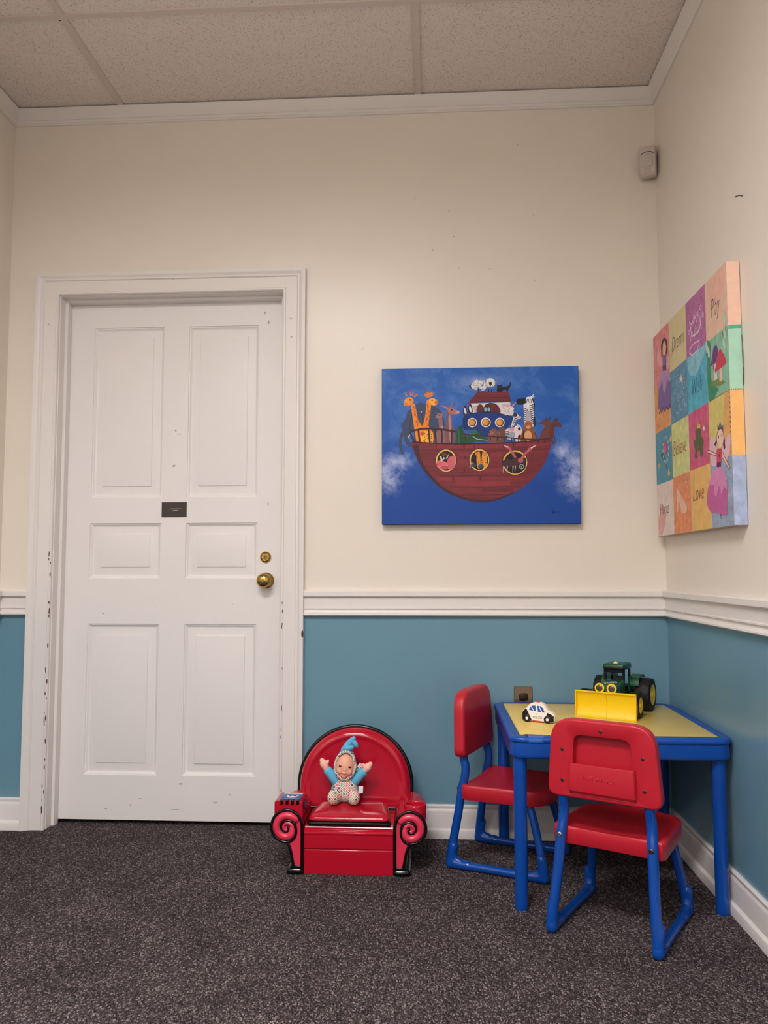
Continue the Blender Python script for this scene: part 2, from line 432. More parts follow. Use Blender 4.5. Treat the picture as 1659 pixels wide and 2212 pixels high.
E_ = [(SX0, SZ0), (SX1, SZ0), (SX1, SZ1), (SX0, SZ1)]
for k in range(4):
    (xa, za), (xb, zb) = E_[k], E_[(k+1) % 4]; d.add([(xa, DY, za), (xb, DY, zb), (xb, DY+.038, zb), (xa, DY+.038, za)], [(0, 1, 2, 3)])
for (x, z, a, b) in ((-1.075, 1.56, .003, .0015), (-1.03, 1.56, .010, .0012), (-1.045, 1.575, .005, .004), (-1.05, 1.43, .009, .006), (-1.33, .83, .006, .002), (-1.0, .16, .012, .004), (-1.3, .06, .008, .003), (-1.2, .075, .004, .005), (-.86, .09, .009, .003), (-.8, .12, .006, .003), (-1.06, 1.74, .0018, .0018), (-1.055, 1.69, .0018, .0018), (-1.06, 1.99, .002, .0015), (-.66, 1.27, .003, .010), (-.665, 2.02, .004, .012), (-.68, 2.06, .004, .009), (-.8, .87, .002, .002), (-1.13, .885, .003, .003), (-1.16, .1, .012, .002), (-1.02, .06, .02, .002)):
    chip(d, x, DY-.0001, z, a, b, 1)
door = struct('door_1', d, [DOORW, SCUFF], 'white painted six-panel door with a brass knob', 'door')
p = MB(); p.box(-1.0965, -.9938, DY-.003, DY-.0002, 1.2205, 1.281); p.box(-1.06, -1.015, DY-.0033, DY-.003, 1.252, 1.2545, 1); p.box(-1.05, -1.028, DY-.0033, DY-.003, 1.246, 1.248, 1)
tag(p.build('patch_plate', [PLATE, SCUFF], door, bevel=.0008), 'small dark brown plate in middle of the door')
k = MB(); kx, kz = -.664, .9635
k.lathe([(.0, 0), (.031, 0), (.032, .002), (.029, .006), (.016, .009), (.012, .014), (.011, .026), (.014, .031), (.022, .035), (.0275, .042), (.029, .050), (.0275, .058), (.022, .065), (.012, .069), (.0, .070)], (kx, DY, kz), '-y', 36)
kn = k.build('door_knob', BRASS, door, angle=60)
k = MB(); k.lathe([(.006, .069), (.0055, .0712), (.0, .0712)], (kx, DY, kz), '-y', 18); k.build('key_cylinder', BRASSD, kn)
k = MB(); k.lathe([(0, 0), (.022, 0), (.0225, .004), (.020, .009), (.0145, .0115), (.014, .0095), (0, .0095)], (-.667, DY, 1.057), '-y', 32)
db = k.build('deadbolt_lock', BRASS, door, angle=60)
k = MB(); k.lathe([(0, .009), (.0105, .0095), (.010, .0125), (0, .0128)], (-.667, DY, 1.057), '-y', 24); k.box(-.668, -.666, DY-.0132, DY-.0125, 1.052, 1.062, 1)
k.build('key_cylinder', [BRASSD, DARK], db)

LOUV = mat('grey_louvre', '#8b8886', .35, .5)
# ceiling lamps (recessed 2 x 4 ft louvred fittings over the room)
def lamp(cx, cy, label):
    t = thing('ceiling_light', label, 'ceiling light', (cx, cy, ZC), 0, 'recessed ceiling lights')
    f = MB()
    W2, D2 = .59, .285
    for x0, x1, y0, y1 in ((-W2, W2, -D2, -D2+.02), (-W2, W2, D2-.02, D2), (-W2, -W2+.02, -D2, D2), (W2-.02, W2, -D2, D2)): f.box(x0, x1, y0, y1, -.012, .002)
    f.build('frame', GRID, t)
    e = MB(); nx, ny, dp = 6, 3, .012
    gx = (2*W2-.04)/nx; gy = (2*D2-.04)/ny
    for i in range(nx):
        for jj in range(ny):
            x0 = -W2+.02+i*gx+.010; x1 = x0+gx-.020; y0 = -D2+.02+jj*gy+.010; y1 = y0+gy-.020
            e.add([(x0, y0, dp), (x0, y1, dp), (x1, y1, dp), (x1, y0, dp)], [(0, 1, 2, 3)])
    e.build('lens', LAMP, t)
    l = MB()
    for i in range(nx+1): l.box(-W2+.02+i*gx-.003, -W2+.02+i*gx+.003, -D2+.02, D2-.02, -.004, dp+.001)
    for jj in range(ny+1): l.box(-W2+.02, W2-.02, -D2+.02+jj*gy-.003, -D2+.02+jj*gy+.003, -.004, dp+.001)
    l.build('louvre', LOUV, t)
    b = MB(); b.box(-W2, W2, -D2, D2, dp+.004, dp+.02)
    for x0, x1, y0, y1 in ((-W2, W2, -D2, -D2+.004), (-W2, W2, D2-.004, D2), (-W2, -W2+.004, -D2, D2), (W2-.004, W2, -D2, D2)): b.box(x0, x1, y0, y1, .0, dp+.01)
    b.build('housing', GRID, t)
lamp(-.655, -2.685, 'lit recessed ceiling light above the camera')
lamp(-.655, -5.125, 'lit recessed ceiling light at the far end of the room')
# ------------------------------------------------------------------ play table
TX0, TX1, TY0, TY1, TT = .2275, .8845, -.670, -.022, .508
t = thing('play_table', 'square kids table with yellow top and blue rim and legs in the corner', 'table', ((TX0+TX1)/2, (TY0+TY1)/2, 0))
cx, cy = (TX0+TX1)/2, (TY0+TY1)/2
hw, hd = (TX1-TX0)/2, (TY1-TY0)/2
def rr(o, z, r): return [(x, y, z) for x, y in rrect(-hw+o, hw-o, -hd+o, hd-o, r, 7)]
m = MB()
rings = [rr(.034, .494, .008), rr(.034, .5075, .008), rr(.030, .5095, .014), rr(.010, .5085, .036), rr(.003, .5065, .043), rr(0, .502, .046), rr(0, .4945, .046), rr(.002, .4915, .044), rr(.0045, .4905, .042), rr(.0035, .455, .043), rr(.0045, .4475, .042), rr(.009, .444, .038), rr(.016, .444, .031), rr(.018, .450, .030), rr(.018, .490, .030), rr(.034, .494, .008)]
m.loft(rings, 0, False, False)
rim = m.build('rim', BLUEP, t, angle=50)
c = MB()   # broken corner of the rim, dark gap
c.add([(-.286, -.289, .5102), (-.262, -.2880, .5102), (-.232, -.2930, .5102), (-.246, -.2990, .5102), (-.260, -.302, .5102), (-.269, -.309, .5098)], [(0, 5, 4, 3, 2, 1)])
c.add([(-.258, -.300, .5103), (-.268, -.307, .5101), (-.279, -.3155, .5092), (-.274, -.3158, .5092), (-.263, -.307, .5101), (-.252, -.300, .5103)], [(0, 1, 2, 3, 4, 5)])
c.build('broken_edge', DARK, rim)
c = MB()
tp = [(-.296, .5108), (-.300, .5108), (-.312, .5098), (-.3215, .5074), (-.3248, .502), (-.3250, .4935)]
c.loft([[(x, y, z+.0003) for x in (-.272, -.26, -.245, -.228)] for y, z in tp], 0, False, False, False)
c.build('tape_strip', TAPE, rim)
m = MB(); m.loft([rr(.035, .490, .007), rr(.035, .507, .007), rr(.037, .508, .006)])
m.build('tabletop', YELT, t)
for lx, ly in ((.2615-cx, -.631-cy), (.8455-cx, -.631-cy), (.2615-cx, -.0435-cy), (.8455-cx, -.0435-cy)):
    m = MB(); m.lathe([(.0, .0), (.0185, .0), (.0198, .004), (.0193, .02), (.0200, .30), (.0205, .46), (.0205, .492), (0, .492)], (lx, ly, 0), 'z', 28)
    m.build('leg', BLUEM, t, angle=40)

# ------------------------------------------------------------------ child chairs
CH_GROUP = 'red and blue child chairs at the table'
def make_chair(label):
    t = thing('child_chair', label, 'chair', (0, 0, 0), 0, CH_GROUP)
    # seat: dished slab with skirt, rounded front
    out = []
    N = 64
    outl = [(.150, .058), (.158, .075)] + [(.156-.008*k/5, .10+.034*k) for k in range(6)]
    outl += [(.147, .285)] + [(.146*math.cos(a)*(1-.06*math.sin(a)), .290+.065*math.sin(a)) for a in [PI*k/20 for k in range(1, 20)]]
    outl += [(-.147, .285)] + [(-(.156-.008*k/5), .10+.034*k) for k in range(5, -1, -1)] + [(-.158, .075), (-.150, .058)]
    outl += [(-.150+.3*k/10, .058+.006*math.sin(PI*k/10)) for k in range(1, 10)]
    pl = resample(outl, N)
    ctr = Vector((0, .2))
    def ring(s_, z, dish=0.):
        r = []
        for x, y in pl:
            q = ctr+(Vector((x, y))-ctr)*s_
            dz = dish*(max(0, 1-abs(q.x)/.15))*(1 if True else 0)
            r.append((q.x, q.y, z-dz))
        return r
    m = MB()
    m.loft([ring(.93, .240), ring(.95, .2335), ring(.985, .2335), ring(.99, .2345), ring(1.0, .262), ring(.997, .274), ring(.985, .2805, .003), ring(.965, .2825, .005), ring(.9, .2815, .008), ring(.7, .280, .010), ring(.3, .279, .010)], 0)
    m.build('seat', RED, t, angle=50)
    # backrest shell with a pocket recess behind
    ZB0, ZB1 = .369, .587
    outp = round_poly([(-.160, ZB0), (.160, ZB0), (.143, ZB1), (-.143, ZB1)], [.026, .026, .068, .068], 8)
    cav = round_poly([(-.088, .384), (.088, .384), (.079, .544), (-.079, .544)], [.006, .006, .024, .024], 8)
    # start both outlines at the bottom middle so the rings pair up
    def from_mid(p):
        k = len(p)//4
        q = p[k:]+p[:k]
        return resample([(0, p[0][1])]+q if False else p, 72)
    def start_mid(poly, z):
        P = poly[9:]+poly[:9]
        return resample([(0, z)]+P, 96)
    o_ = start_mid(outp, ZB0); c_ = start_mid(cav, .384)
    tilt = lambda z: -(z-ZB0)*.032
    R = lambda p, y, ins=0: [(x, y+tilt(z), z) for x, z in (offset_poly(p, ins) if ins else p)]
    m = MB()
    m.loft([R(o_, .0725, .012), R(o_, .0720, .008), R(o_, .0695, .003), R(o_, .065, .0005), R(o_, .060), R(o_, .042), R(o_, .0375, .0008), R(o_, .0350, .0035), R(o_, .0345, .006), R(c_, .0345, -.002), R(c_, .036, 0), R(c_, .060, .001)], 0)
    bk = m.build('backrest', RED, t, angle=50)
    for x, z in ((0, .560), (-.112, .500), (.112, .500), (-.114, .415), (.114, .415)):
        s_ = MB(); s_.lathe([(.0048, 0), (.0048, .0012), (.003, .0018), (.0024, .0008), (0, .0008)], (x, .0345+tilt(z), z), '-y', 14)
        s_.build('screw', STEELD, bk)
    # pocket panel
    pz0, pz1 = .379, .466
    m = MB()
    prof = [(pz1, .0335), (pz1, .0285), (pz1-.004, .0275), (.405, .0235), (.392, .0245), (pz0+.003, .0335)]
    L_ = []
    for x, k in ((-.092, 1.), (-.088, 0), (.088, 0), (.092, 1.)):
        L_.append([(x*(1+(pz1-z)*.25), (y+.006*k if y < .033 else y)+tilt(z), z) for z, y in prof])
    m.loft(L_, 0)
    m.box(-.087, .087, .0335+tilt(.42), .0365+tilt(.42), pz0+.001, pz1-.001)
    pk = m.build('pocket', RED, t, bevel=.0015)
    V, F = text_geo('Fisher-Price', .25)
    x0, x1, z0, z1 = -.052, .038, .425, .4395
    m = MB()
    vv = [(x0+(x1-x0)*a, .0279-(pz1-(z0+(z1-z0)*b))*.079*.75-.0008+tilt(z0), z0+(z1-z0)*b) for a, b in V]
    m.add(vv, F); lt = m.build('raised_lettering', RED, pk)
    sm = lt.modifiers.new('solid', 'SOLIDIFY'); sm.thickness = .0006; sm.offset = 0
    for s in (-1, 1):
        # rear leg
        path = smooth_path([(s*.119, .0520, .43), (s*.120, .0540, .37), (s*.1215, .062, .335), (s*.124, .060, .30), (s*.127, .0505, .262), (s*.131, .040, .19), (s*.137, .026, .11), (s*.1425, .0165, .055), (s*.145, .0135, .03)], 5)
        m = MB(); m.tube(path, .0143, 18); rl = m.build('rear_leg', BLUEM, t)
        m = MB(); m.lathe([(.0072, 0), (.0072, .0015), (.005, .003), (.003, .0032), (.0026, .0018), (0, .0018)], (s*.127, .037, .262), '-y', 16, 0)
        m.build('bolt', STEEL if s < 0 else STEELD, rl)
        path = smooth_path([(s*.112, .262, .262), (s*.117, .283, .225), (s*.124, .300, .175), (s*.132, .316, .115), (s*.140, .328, .062), (s*.1445, .334, .03)], 5)
        m = MB(); m.tube(path, .0132, 18); m.build('front_leg', BLUEM, t)
        m = MB(); m.tube([(s*.145, .02, .0165), (s*.145, .07, .0155), (s*.145, .17, .0155), (s*.145, .28, .0155), (s*.1445, .33, .0165)], [.0135, .0135, .013, .0135, .0135], 18)
        m.build('runner', BLUEM, t)
        # moulded corner feet where leg and runner meet: fused tubes with a webbed inside corner
        for nm, up_, bend, out_ in (('heel_foot', (.0255, .074), [(.0195, .050), (.0185, .034), (.026, .021), (.045, .0165)], (.0775, .0160)),
                                    ('toe_foot', (.3275, .074), [(.3325, .050), (.3335, .034), (.326, .021), (.307, .0165)], (.2650, .0160))):
            X = s*.1448; q = lambda p: (X, p[0], p[1]); hs_ = 1 if nm == 'heel_foot' else -1
            y0 = .0135 if hs_ > 0 else .3365
            m = MB()
            m.tube([q(up_)]+[q(p) for p in bend]+[q(out_)], .0160, 16)
            m.tube([q(up_), q((y0, .019))], .0162, 16, roundcap=True)
            m.tube([q((y0, .0165)), q(out_)], .0158, 16, roundcap=True)
            m.ell(q((y0+hs_*.001, .0165)), (.0168, .0172, .0165))
            m.tube([q((y0+hs_*.010, .050)), q((y0+hs_*.017, .030)), q((y0+hs_*.040, .022))], .0125, 12, roundcap=True)
            m.v = [(a, b, max(c, .0006)) for a, b, c in m.v]
            f_ = m.build(nm, BLUEM, t, angle=180)
            r_ = f_.modifiers.new('fuse', 'REMESH'); r_.mode = 'VOXEL'; r_.voxel_size = .0016; r_.use_smooth_shade = True
            g_ = f_.modifiers.new('soften', 'SMOOTH'); g_.factor = .5; g_.iterations = 6
    return t
ch1 = make_chair('red seated child chair seen from behind, with empty back pocket, in front of the table')
ch2 = copy_tree(ch1)
tag(ch2, 'red seated child chair at the left side of the table, facing right')
ch1.location = (.4455, -.869, 0); ch1.rotation_euler = (0, 0, math.radians(-30))
CH2 = (.100, -.1745, math.radians(-112.5))
ch2.location = (CH2[0], CH2[1], 0); ch2.rotation_euler = (0, 0, CH2[2])

# ------------------------------------------------------------------ crimson toy armchair
AX, AY = -.281, -.40
t = thing('toy_armchair', 'shiny red and black plastic child armchair with scroll arms beside the door', 'armchair', (AX, AY, 0))
# local frame: x right, y back, z up, front face at y = 0
m = MB()
bx0, bx1 = -.1475, .1485
prof = [(.0, .0), (.0, .078), (.0015, .0795), (.0015, .0835), (-.002, .0845), (-.002, .1285), (-.004, .1305), (-.004, .1365), (.001, .139), (.001, .145), (.010, .1475), (.012, .152), (.03, .155), (.20, .158), (.29, .165), (.29, 0)]
m.loft([[(bx0, y, z) for y, z in prof], [(bx1, y, z) for y, z in prof]])
m.build('base', CRIM, t, bevel=.0012)
# seat cushion: tapered slab on a black tray
def tr(o, z, r=.02):
    f, b, y0, y1 = .1375-o, .119-o, .004+o, .170-o
    P = round_poly([(-f, y0), (f, y0), (b, y1), (-b, y1)], [r]*4, 6)
    return [(x, y, z+.004*(y-.1)/.1) for x, y in P]
m = MB(); m.loft([tr(.006, .172), tr(.001, .176), tr(.000, .180), tr(.003, .186), tr(.010, .191), tr(.020, .1935), tr(.045, .195), tr(.08, .1945, .01)])
cu = m.build('seat_cushion', CRIM, t, angle=60)
m = MB(); m.loft([tr(.020, .150), tr(.018, .1595), tr(-.001, .161), tr(-.005, .164), tr(-.0055, .168), tr(-.004, .172), tr(.004, .1735), tr(.02, .174)])
m.build('black_tray', BLK, cu, angle=50)
m = MB(); m.tube([(-.150, .172, .168), (.150, .172, .168)], .006, 12); m.build('black_bar', BLK, t)
# arched backrest, leaning back
def arch(rad, y, zb=.150):
    z0 = .232; out = [(-rad, zb), ]
    out += [(rad*math.cos(a), z0+rad*.985*math.sin(a)) for a in [PI-PI*k/40 for k in range(41)]]
    out += [(rad, zb)]
    return [(x, y+.235+(z-.17)*.12, z) for x, z in out]
m = MB(); m.loft([arch(.198, .02), arch(.200, .008), arch(.2005, -.006), arch(.199, -.016), arch(.194, -.025), arch(.186, -.0315), arch(.178, -.034), arch(.170, -.033), arch(.165, -.0295), arch(.160, -.0285), arch(.08, -.030)])
bk = m.build('backrest', CRIM, t, angle=60)
m = MB(); m.tube(arch(.2035, .004, .150), .0075, 14); m.build('black_piping', BLK, bk)
m = MB(); m.loft([arch(.196, .019), arch(.197, .03), arch(.19, .038)]); m.build('back_shell', BLK, bk)
# scroll arms, modelled for the left one and mirrored
def spiral(kind):
    K = [(0, .0500), (90, .0555), (180, .0520), (270, .0480), (360, .0280), (450, .0205), (540, .0195), (630, .0140), (715, .0040)]
    def rad(a):
        for i in range(len(K)-1):
            if K[i][0] <= a <= K[i+1][0]:
                u = (a-K[i][0])/(K[i+1][0]-K[i][0]); u = u*u*(3-2*u)*.6+u*.4
                return K[i][1]+(K[i+1][1]-K[i][1])*u
        return K[-1][1]
    pts = []; a = 0
    if kind == 'black':
        while a <= 715: pts.append((rad(a)*math.cos(math.radians(a)), rad(a)*math.sin(math.radians(a)))); a += 6
        return pts
    a = 40; R_ = []
    while a <= 672:
        o = rad(a); i = rad(a+360) if a+360 <= 715 else 0
        md = (o+i)/2 if a <= 355 else rad(a)*.62
        pts.append((md*math.cos(math.radians(a)), md*math.sin(math.radians(a))))
        R_.append(max(.003, min(.0128, (o-i)/2-.003)) if a <= 355 else max(.0028, rad(a)*.30)); a += 8
    return pts, R_
def make_arm(sx):
    ax, az = sx*.2045, .152
    fx = lambda x: ax+(-sx)*x*(-1) if False else ax - sx*x     # x>0 towards the seat
    P = lambda x, z, y: (fx(x), y, z)
    body = [(.0535, .004), (.0535, az)] + [(.0545*math.cos(a), az+.0575*math.sin(a)) for a in [PI*k/16 for k in range(1, 20)]]
    body = [(x, z) for x, z in body if not (x < .0 and z < az-.05)]
    body += [(-.012, .103), (.004, .092), (.013, .070), (.018, .045), (.022, .004)]
    m = MB(); m.loft([[P(x, z, .006) for x, z in body], [P(x, z, .235) for x, z in body]])
    arm = m.build('arm', CRIM, t, angle=40, bevel=.003)
    m = MB(); pan = [(x*.985, z) for x, z in body]
    m.loft([[P(x, z, .008) for x, z in pan], [P(x, z, -.002) for x, z in pan]]); pl_ = m.build('scroll_panel', ROSE, arm)
    pts, R_ = spiral('red')
    m = MB(); m.tube([P(x, az+z, -.002) for x, z in pts], R_, 14, roundcap=True); m.build('scroll_roll', ROSE, arm)
    path = [P(.0505, z, -.003) for z in (.028, .06, .09, .12, .145)] + [P(x, az+z, -.003) for x, z in spiral('black')[1:]]
    m = MB(); m.tube(path, .0053, 12, up=(0, 1, 0), roundcap=True)
    m.tube(smooth_path([P(-.004, .1045, -.003), P(.007, .092, -.003), P(.014, .070, -.003), P(.019, .045, -.003), P(.022, .028, -.003)], 5), .0048, 12, up=(0, 1, 0))
    m.build('scroll_trim', BLK, arm, angle=60)
    m = MB(); fo = rrect(min(fx(.0555), fx(-.001)), max(fx(.0555), fx(-.001)), -.010, .215, .012, 4)
    inset = lambda o, z: [(x, y, z) for x, y in offset_poly(fo, o)]
    m.loft([inset(.003, 0), inset(0, .004), inset(0, .014), inset(.004, .018), inset(.005, .0205)])
    m.box(min(fx(.054), fx(.012)), max(fx(.054), fx(.012)), -.006, .2, .018, .029)
    m.build('foot', BLK, t, angle=40, bevel=.0015)
    return arm
la = make_arm(-1); ra = make_arm(1)
# left arm: block with a little ring-bound notebook
m = MB(); bxp = rrect(-.2485, -.1535, .170, .236, .008, 4)
m.loft([[(x, .004, z) for x, z in bxp], [(x, .001, z) for x, z in offset_poly(bxp, .003)]][::-1] + [[(x, .100, z) for x, z in bxp], [(x, .112, min(z, .215)) for x, z in offset_poly(bxp, .004)]])
m.build('notebook_holder', CRIM, la, angle=40)
m = MB()
m.box(-.231, -.163, .012, .085, .2355, .2395, 0)
def nb(x, y): return (-.231+.068*x, .012+.073*y, .2399)
m.add([nb(.02, .82), nb(.98, .78), nb(.98, .99), nb(.02, .99)], [(0, 1, 2, 3)], 1)
m.add([nb(.22, .62), nb(.5, .56), nb(.85, .62), nb(.68, .24), nb(.5, .14), nb(.32, .24)], [(0, 1, 2, 3, 4, 5)], 1)
m.add([nb(.3, .5), nb(.5, .62), nb(.52, .5), nb(.4, .42)], [(0, 1, 2, 3)], 2)
m.add([nb(.54, .5), nb(.56, .62), nb(.76, .52), nb(.66, .42)], [(0, 1, 2, 3)], 2)
m.add([nb(.4, .3), nb(.6, .3), nb(.55, .22), nb(.45, .22)], [(0, 1, 2, 3)], 3)
m.add([nb(.02, .3), nb(.25, .34), nb(.3, .22), nb(.02, .16)], [(0, 1, 2, 3)], 2)
m.add([nb(.72, .3), nb(.98, .36), nb(.98, .18), nb(.74, .22)], [(0, 1, 2, 3)], 2)
tag(m.build('notebook', [NBLUE, NWHITE, NDARK, SCUFF], la), 'blue and white notebook cover on the arm')
for k in range(4):
    m = MB(); x = -.2235+k*.0178
    m.box(x-.0052, x+.0052, -.0012, .013, .2235, .2405)
    m.build('ring', BLK, la, bevel=.0025, seg=3)
m = MB(); m.box(-.1535, -.1495, .020, .052, .203, .228); m.box(-.1497, -.1480, .024, .048, .215, .222, 1)
m.build('crayon_slot', [NDARK, NBLUE], la, bevel=.001)
# right arm: cup holder
m = MB(); m.lathe([(.0365, .150), (.038, .19), (.0375, .219), (.036, .2235), (.033, .225), (.0305, .2235), (.029, .219), (.0285, .19), (0, .188)], (.2205, .040, 0), 'z', 36)
m.build('cup_holder', CRIM, ra, angle=60)

# ------------------------------------------------------------------ soft doll on the armchair
DXY = (-.308, -.256)
t = thing('soft_doll', 'baby doll in light blue knotted hood and diamond print, arms raised, sitting on the armchair', 'doll', (*DXY, .1948))
m = MB()
prof = [(.002, .022), (.012, .040), (.030, .049), (.048, .048), (.066, .041), (.080, .033), (.090, .022)]
rings = []
for z, r in [(.0, .01)]+prof+[(.094, .008)]:
    rings.append([(r*math.cos(a)*1.0, r*math.sin(a)*.80+.006, z) for a in [2*PI*k/28 for k in range(28)]])
m.loft(rings); body = m.build('body', DIAM, t, angle=180)
m = MB()
for s in (-1, 1):      # blue side panels of the suit
    rg = []
    for z, r in [(.004, .026)]+prof[1:]:
        rg.append([(s*(r+.0012)*math.cos(a), (r+.0012)*math.sin(a)*.80+.006, z) for a in [-.75*(1-(z/.16))+ (PI-.2+.75)*k/12 for k in range(13)]])
    m.loft(rg, 0, False, False, False)
m.build('suit_sides', BLUEF, body, angle=180)
for sx, sh, wr, hd in ((-1, (-.030, .004, .074), (-.0640, .000, .111), (-.0745, -.002, .131)), (1, (.031, .004, .074), (.0680, -.001, .108), (.0805, -.003, .122))):
    m = MB(); sh_, wr_, hd_ = Vector(sh), Vector(wr), Vector(hd)
    m.tube([sh_+(wr_-sh_)*q for q in (0, .3, .6, .85, 1., 1.02)], [.021, .0195, .0172, .0155, .0150, .0125], 18, roundcap=True)
    sl_ = m.build('sleeve', BLUEF, t, angle=180)
    dr = (hd_-wr_).normalized(); m = MB()
    m.tube([wr_-dr*.004, wr_+dr*.006, hd_-dr*.004, hd_+dr*.005, hd_+dr*.012], [.0105, .0128, .0160, .0150, .0098], 18, roundcap=True, flat=.9)
    th = hd_ + Vector((-sx*.013, -.004, .002 if sx > 0 else .004))
    m.tube([hd_+Vector((0, 0, -.006)), th, th+Vector((-sx*.002, 0, .007))], [.008, .0062, .0045], 12, roundcap=True)
    m.build('hand', PINKF, sl_, angle=180)
for sx in (-1, 1):
    m = MB(); m.tube([(sx*.020, .0, .024), (sx*.027, -.018, .025), (sx*.034, -.036, .027), (sx*.036, -.046, .027)], [.020, .021, .0225, .0205], 20, roundcap=True, up=(0, 0, 1), flat=1.2)
    # keep the sole on the seat
    m.v = [(x, y, max(z, 0.0005)) for x, y, z in m.v]
    m.build('leg', DIAM, t, angle=180)
tilt = Euler((math.radians(-4), math.radians(7), math.radians(3)))
HR = tilt.to_matrix(); HC = Vector((.0015, -.010, .127))
def H(x, y, z): return HC+HR @ Vector((x, y, z))
def headfn(p):
    q = p.copy()
    if q.z < 0: q.x *= 1+.10*(-q.z/.042)*(1 if abs(q.z) < .03 else .6)      # full cheeks
    return q
m = MB(); m.ell(HC, (.0335, .033, .0425), tilt, 0, 28, 18, headfn)
m.ell(H(0, -.0318, -.0095), (.0040, .0036, .0034), tilt, 0, 14, 8)           # nose
m.ell(H(-.0145, -.0215, -.0150), (.0125, .0080, .0115), tilt, 0, 16, 10); m.ell(H(.0145, -.0215, -.0150), (.0125, .0080, .0115), tilt, 0, 16, 10)
m.ell(H(0, -.0225, -.0295), (.0110, .0075, .0090), tilt, 0, 16, 10)
m.ell(H(0, -.0262, -.0200), (.0100, .0058, .0070), tilt, 0, 16, 10)
hd = m.build('face', SKIN, t, angle=180)
rm = hd.modifiers.new('blend', 'REMESH'); rm.mode = 'VOXEL'; rm.voxel_size = .0011; rm.use_smooth_shade = True
sm = hd.modifiers.new('soften', 'SMOOTH'); sm.factor = .5; sm.iterations = 7
for sx in (-1, 1):
    m = MB(); m.ell(H(sx*.0150, -.0280, .0015), (.0062, .0030, .0036), tilt, 0, 16, 10); m.build('eye', EYE, hd)
    m = MB(); m.tube([H(sx*.0235, -.0255, .0030), H(sx*.0185, -.0300, .0058), H(sx*.0125, -.0310, .0048), H(sx*.0095, -.0305, .0022)], [.0006, .0011, .0011, .0006], 8); m.build('eyelid', SKIN, hd)
m = MB(); m.tube(smooth_path([H(-.0115, -.0300, -.0185), H(-.006, -.0325, -.0212), H(0, -.0330, -.0218), H(.006, -.0325, -.0212), H(.0115, -.0300, -.0185)], 4), [.0006]*4+[.0011]*9+[.0006]*4, 10)
m.tube(smooth_path([H(-.0055, -.0315, -.0236), H(0, -.0325, -.0250), H(.0055, -.0315, -.0236)], 4), .0011, 10)
m.build('mouth', LIP, hd)
m = MB()    # hood: a shell around the head, open at the face, rising to a point
rgs = []
for k, (yy, sc_) in enumerate(((-.017, .985), (-.012, 1.06), (-.002, 1.13), (.010, 1.12), (.022, .98), (.031, .70), (.035, .25))):
    ring = []
    for q in range(32):
        a = 2*PI*q/32; x = .0345*sc_*math.cos(a); z = .0430*sc_*math.sin(a)
        if math.sin(a) > .35: z += (math.sin(a)-.35)*.020*(1 if k < 5 else .4); x *= 1-.10*(math.sin(a)-.35)
        ring.append(H(x, yy, z))
    rgs.append(ring)
m.loft(rgs, 0, False, True); hood = m.build('hood', BLUEF, t, angle=180)
m = MB(); ring = []
for q in range(36):
    a = 2*PI*q/36; x = .0350*math.cos(a); z = .0435*math.sin(a)
    if math.sin(a) > .35: z += (math.sin(a)-.35)*.010
    ring.append(H(x, -.0150+.004*abs(math.cos(a)), z))
m.tube(ring, .0048, 10, closed=True); m.build('hood_trim', DIAM, hood, angle=180)
m = MB()
K0 = H(.000, .000, .064)
m.tube(smooth_path([K0+Vector((-.018, -.004, -.012)), K0+Vector((-.006, -.012, -.003)), K0+Vector((.012, -.012, .0)), K0+Vector((.020, -.002, .002))], 4), [.004, .005, .006, .007, .0082, .0085, .0085, .008, .0085, .0085, .008, .007, .006], 14, roundcap=True)
m.tube(smooth_path([K0+Vector((-.008, .0, -.012)), K0+Vector((.002, .0, .008)), K0+Vector((.014, -.002, .022)), K0+Vector((.022, -.003, .030))], 4), [.016, .015, .014, .013, .012, .0115, .011, .0105, .010, .0095, .009, .0085, .008], 14, roundcap=True)
m.tube(smooth_path([K0+Vector((.018, -.003, .024)), K0+Vector((.028, -.005, .012)), K0+Vector((.034, -.006, .003))], 4), [.008, .0085, .009, .009, .0085, .008, .007, .006, .004], 14, roundcap=True)
m.build('hood_knot', BLUEF, hood, angle=180)
m = MB(); m.ell((.048, .012, .112), (.013, .012, .020), Euler((0, .5, 0))); m.build('fabric_bow', DIAM, t)
m = MB(); m.loft([[(.0475, -.006, .030), (.0635, -.007, .034), (.0645, -.007, .058), (.0490, -.006, .057)], [(.0475, -.0068, .030), (.0635, -.0078, .034), (.0645, -.0078, .058), (.0555, -.0068, .057)]])
m.build('sewn_label', TAGW, t)

# ------------------------------------------------------------------ wooden police car
t = thing('toy_police_car', 'small black and white wooden police car on the yellow tabletop', 'toy car', (.347, -.427, TT+.0003), math.radians(-23))
S6 = .000347
def c6(u, v): return ((u-397)*S6, (697-v)*S6)
TH = .012
prf = [c6(*q) for q in ((250, 686), (242, 668), (239, 640), (241, 612), (252, 592), (270, 578), (286, 570), (300, 548), (318, 530), (345, 518), (380, 514), (420, 514), (440, 520), (456, 532), (476, 560), (492, 582), (520, 592), (542, 606), (553, 626), (555, 645), (549, 655), (552, 668), (547, 684), (470, 690), (330, 688))]
prf = prf[::-1]
m = MB(); m.loft([[(a, y, b) for a, b in (offset_poly(prf, i) if i else prf)] for y, i in ((-TH, .0015), (-TH+.0015, 0), (TH-.0015, 0), (TH, .0015))])
def flat(pts, d, mi): m.add([(a, -TH-d, b) for a, b in (c6(*q) for q in pts)], [tuple(range(len(pts)))], mi)
flat([(246, 678), (243, 640), (246, 612), (256, 594), (272, 581), (286, 574), (340, 684), (262, 684)], .0002, 1)
flat([(486, 600), (520, 612), (549, 632), (545, 652), (548, 668), (543, 682), (452, 686)], .0002, 1)
flat([(340, 676), (455, 682), (452, 689), (344, 686)], .0003, 3)
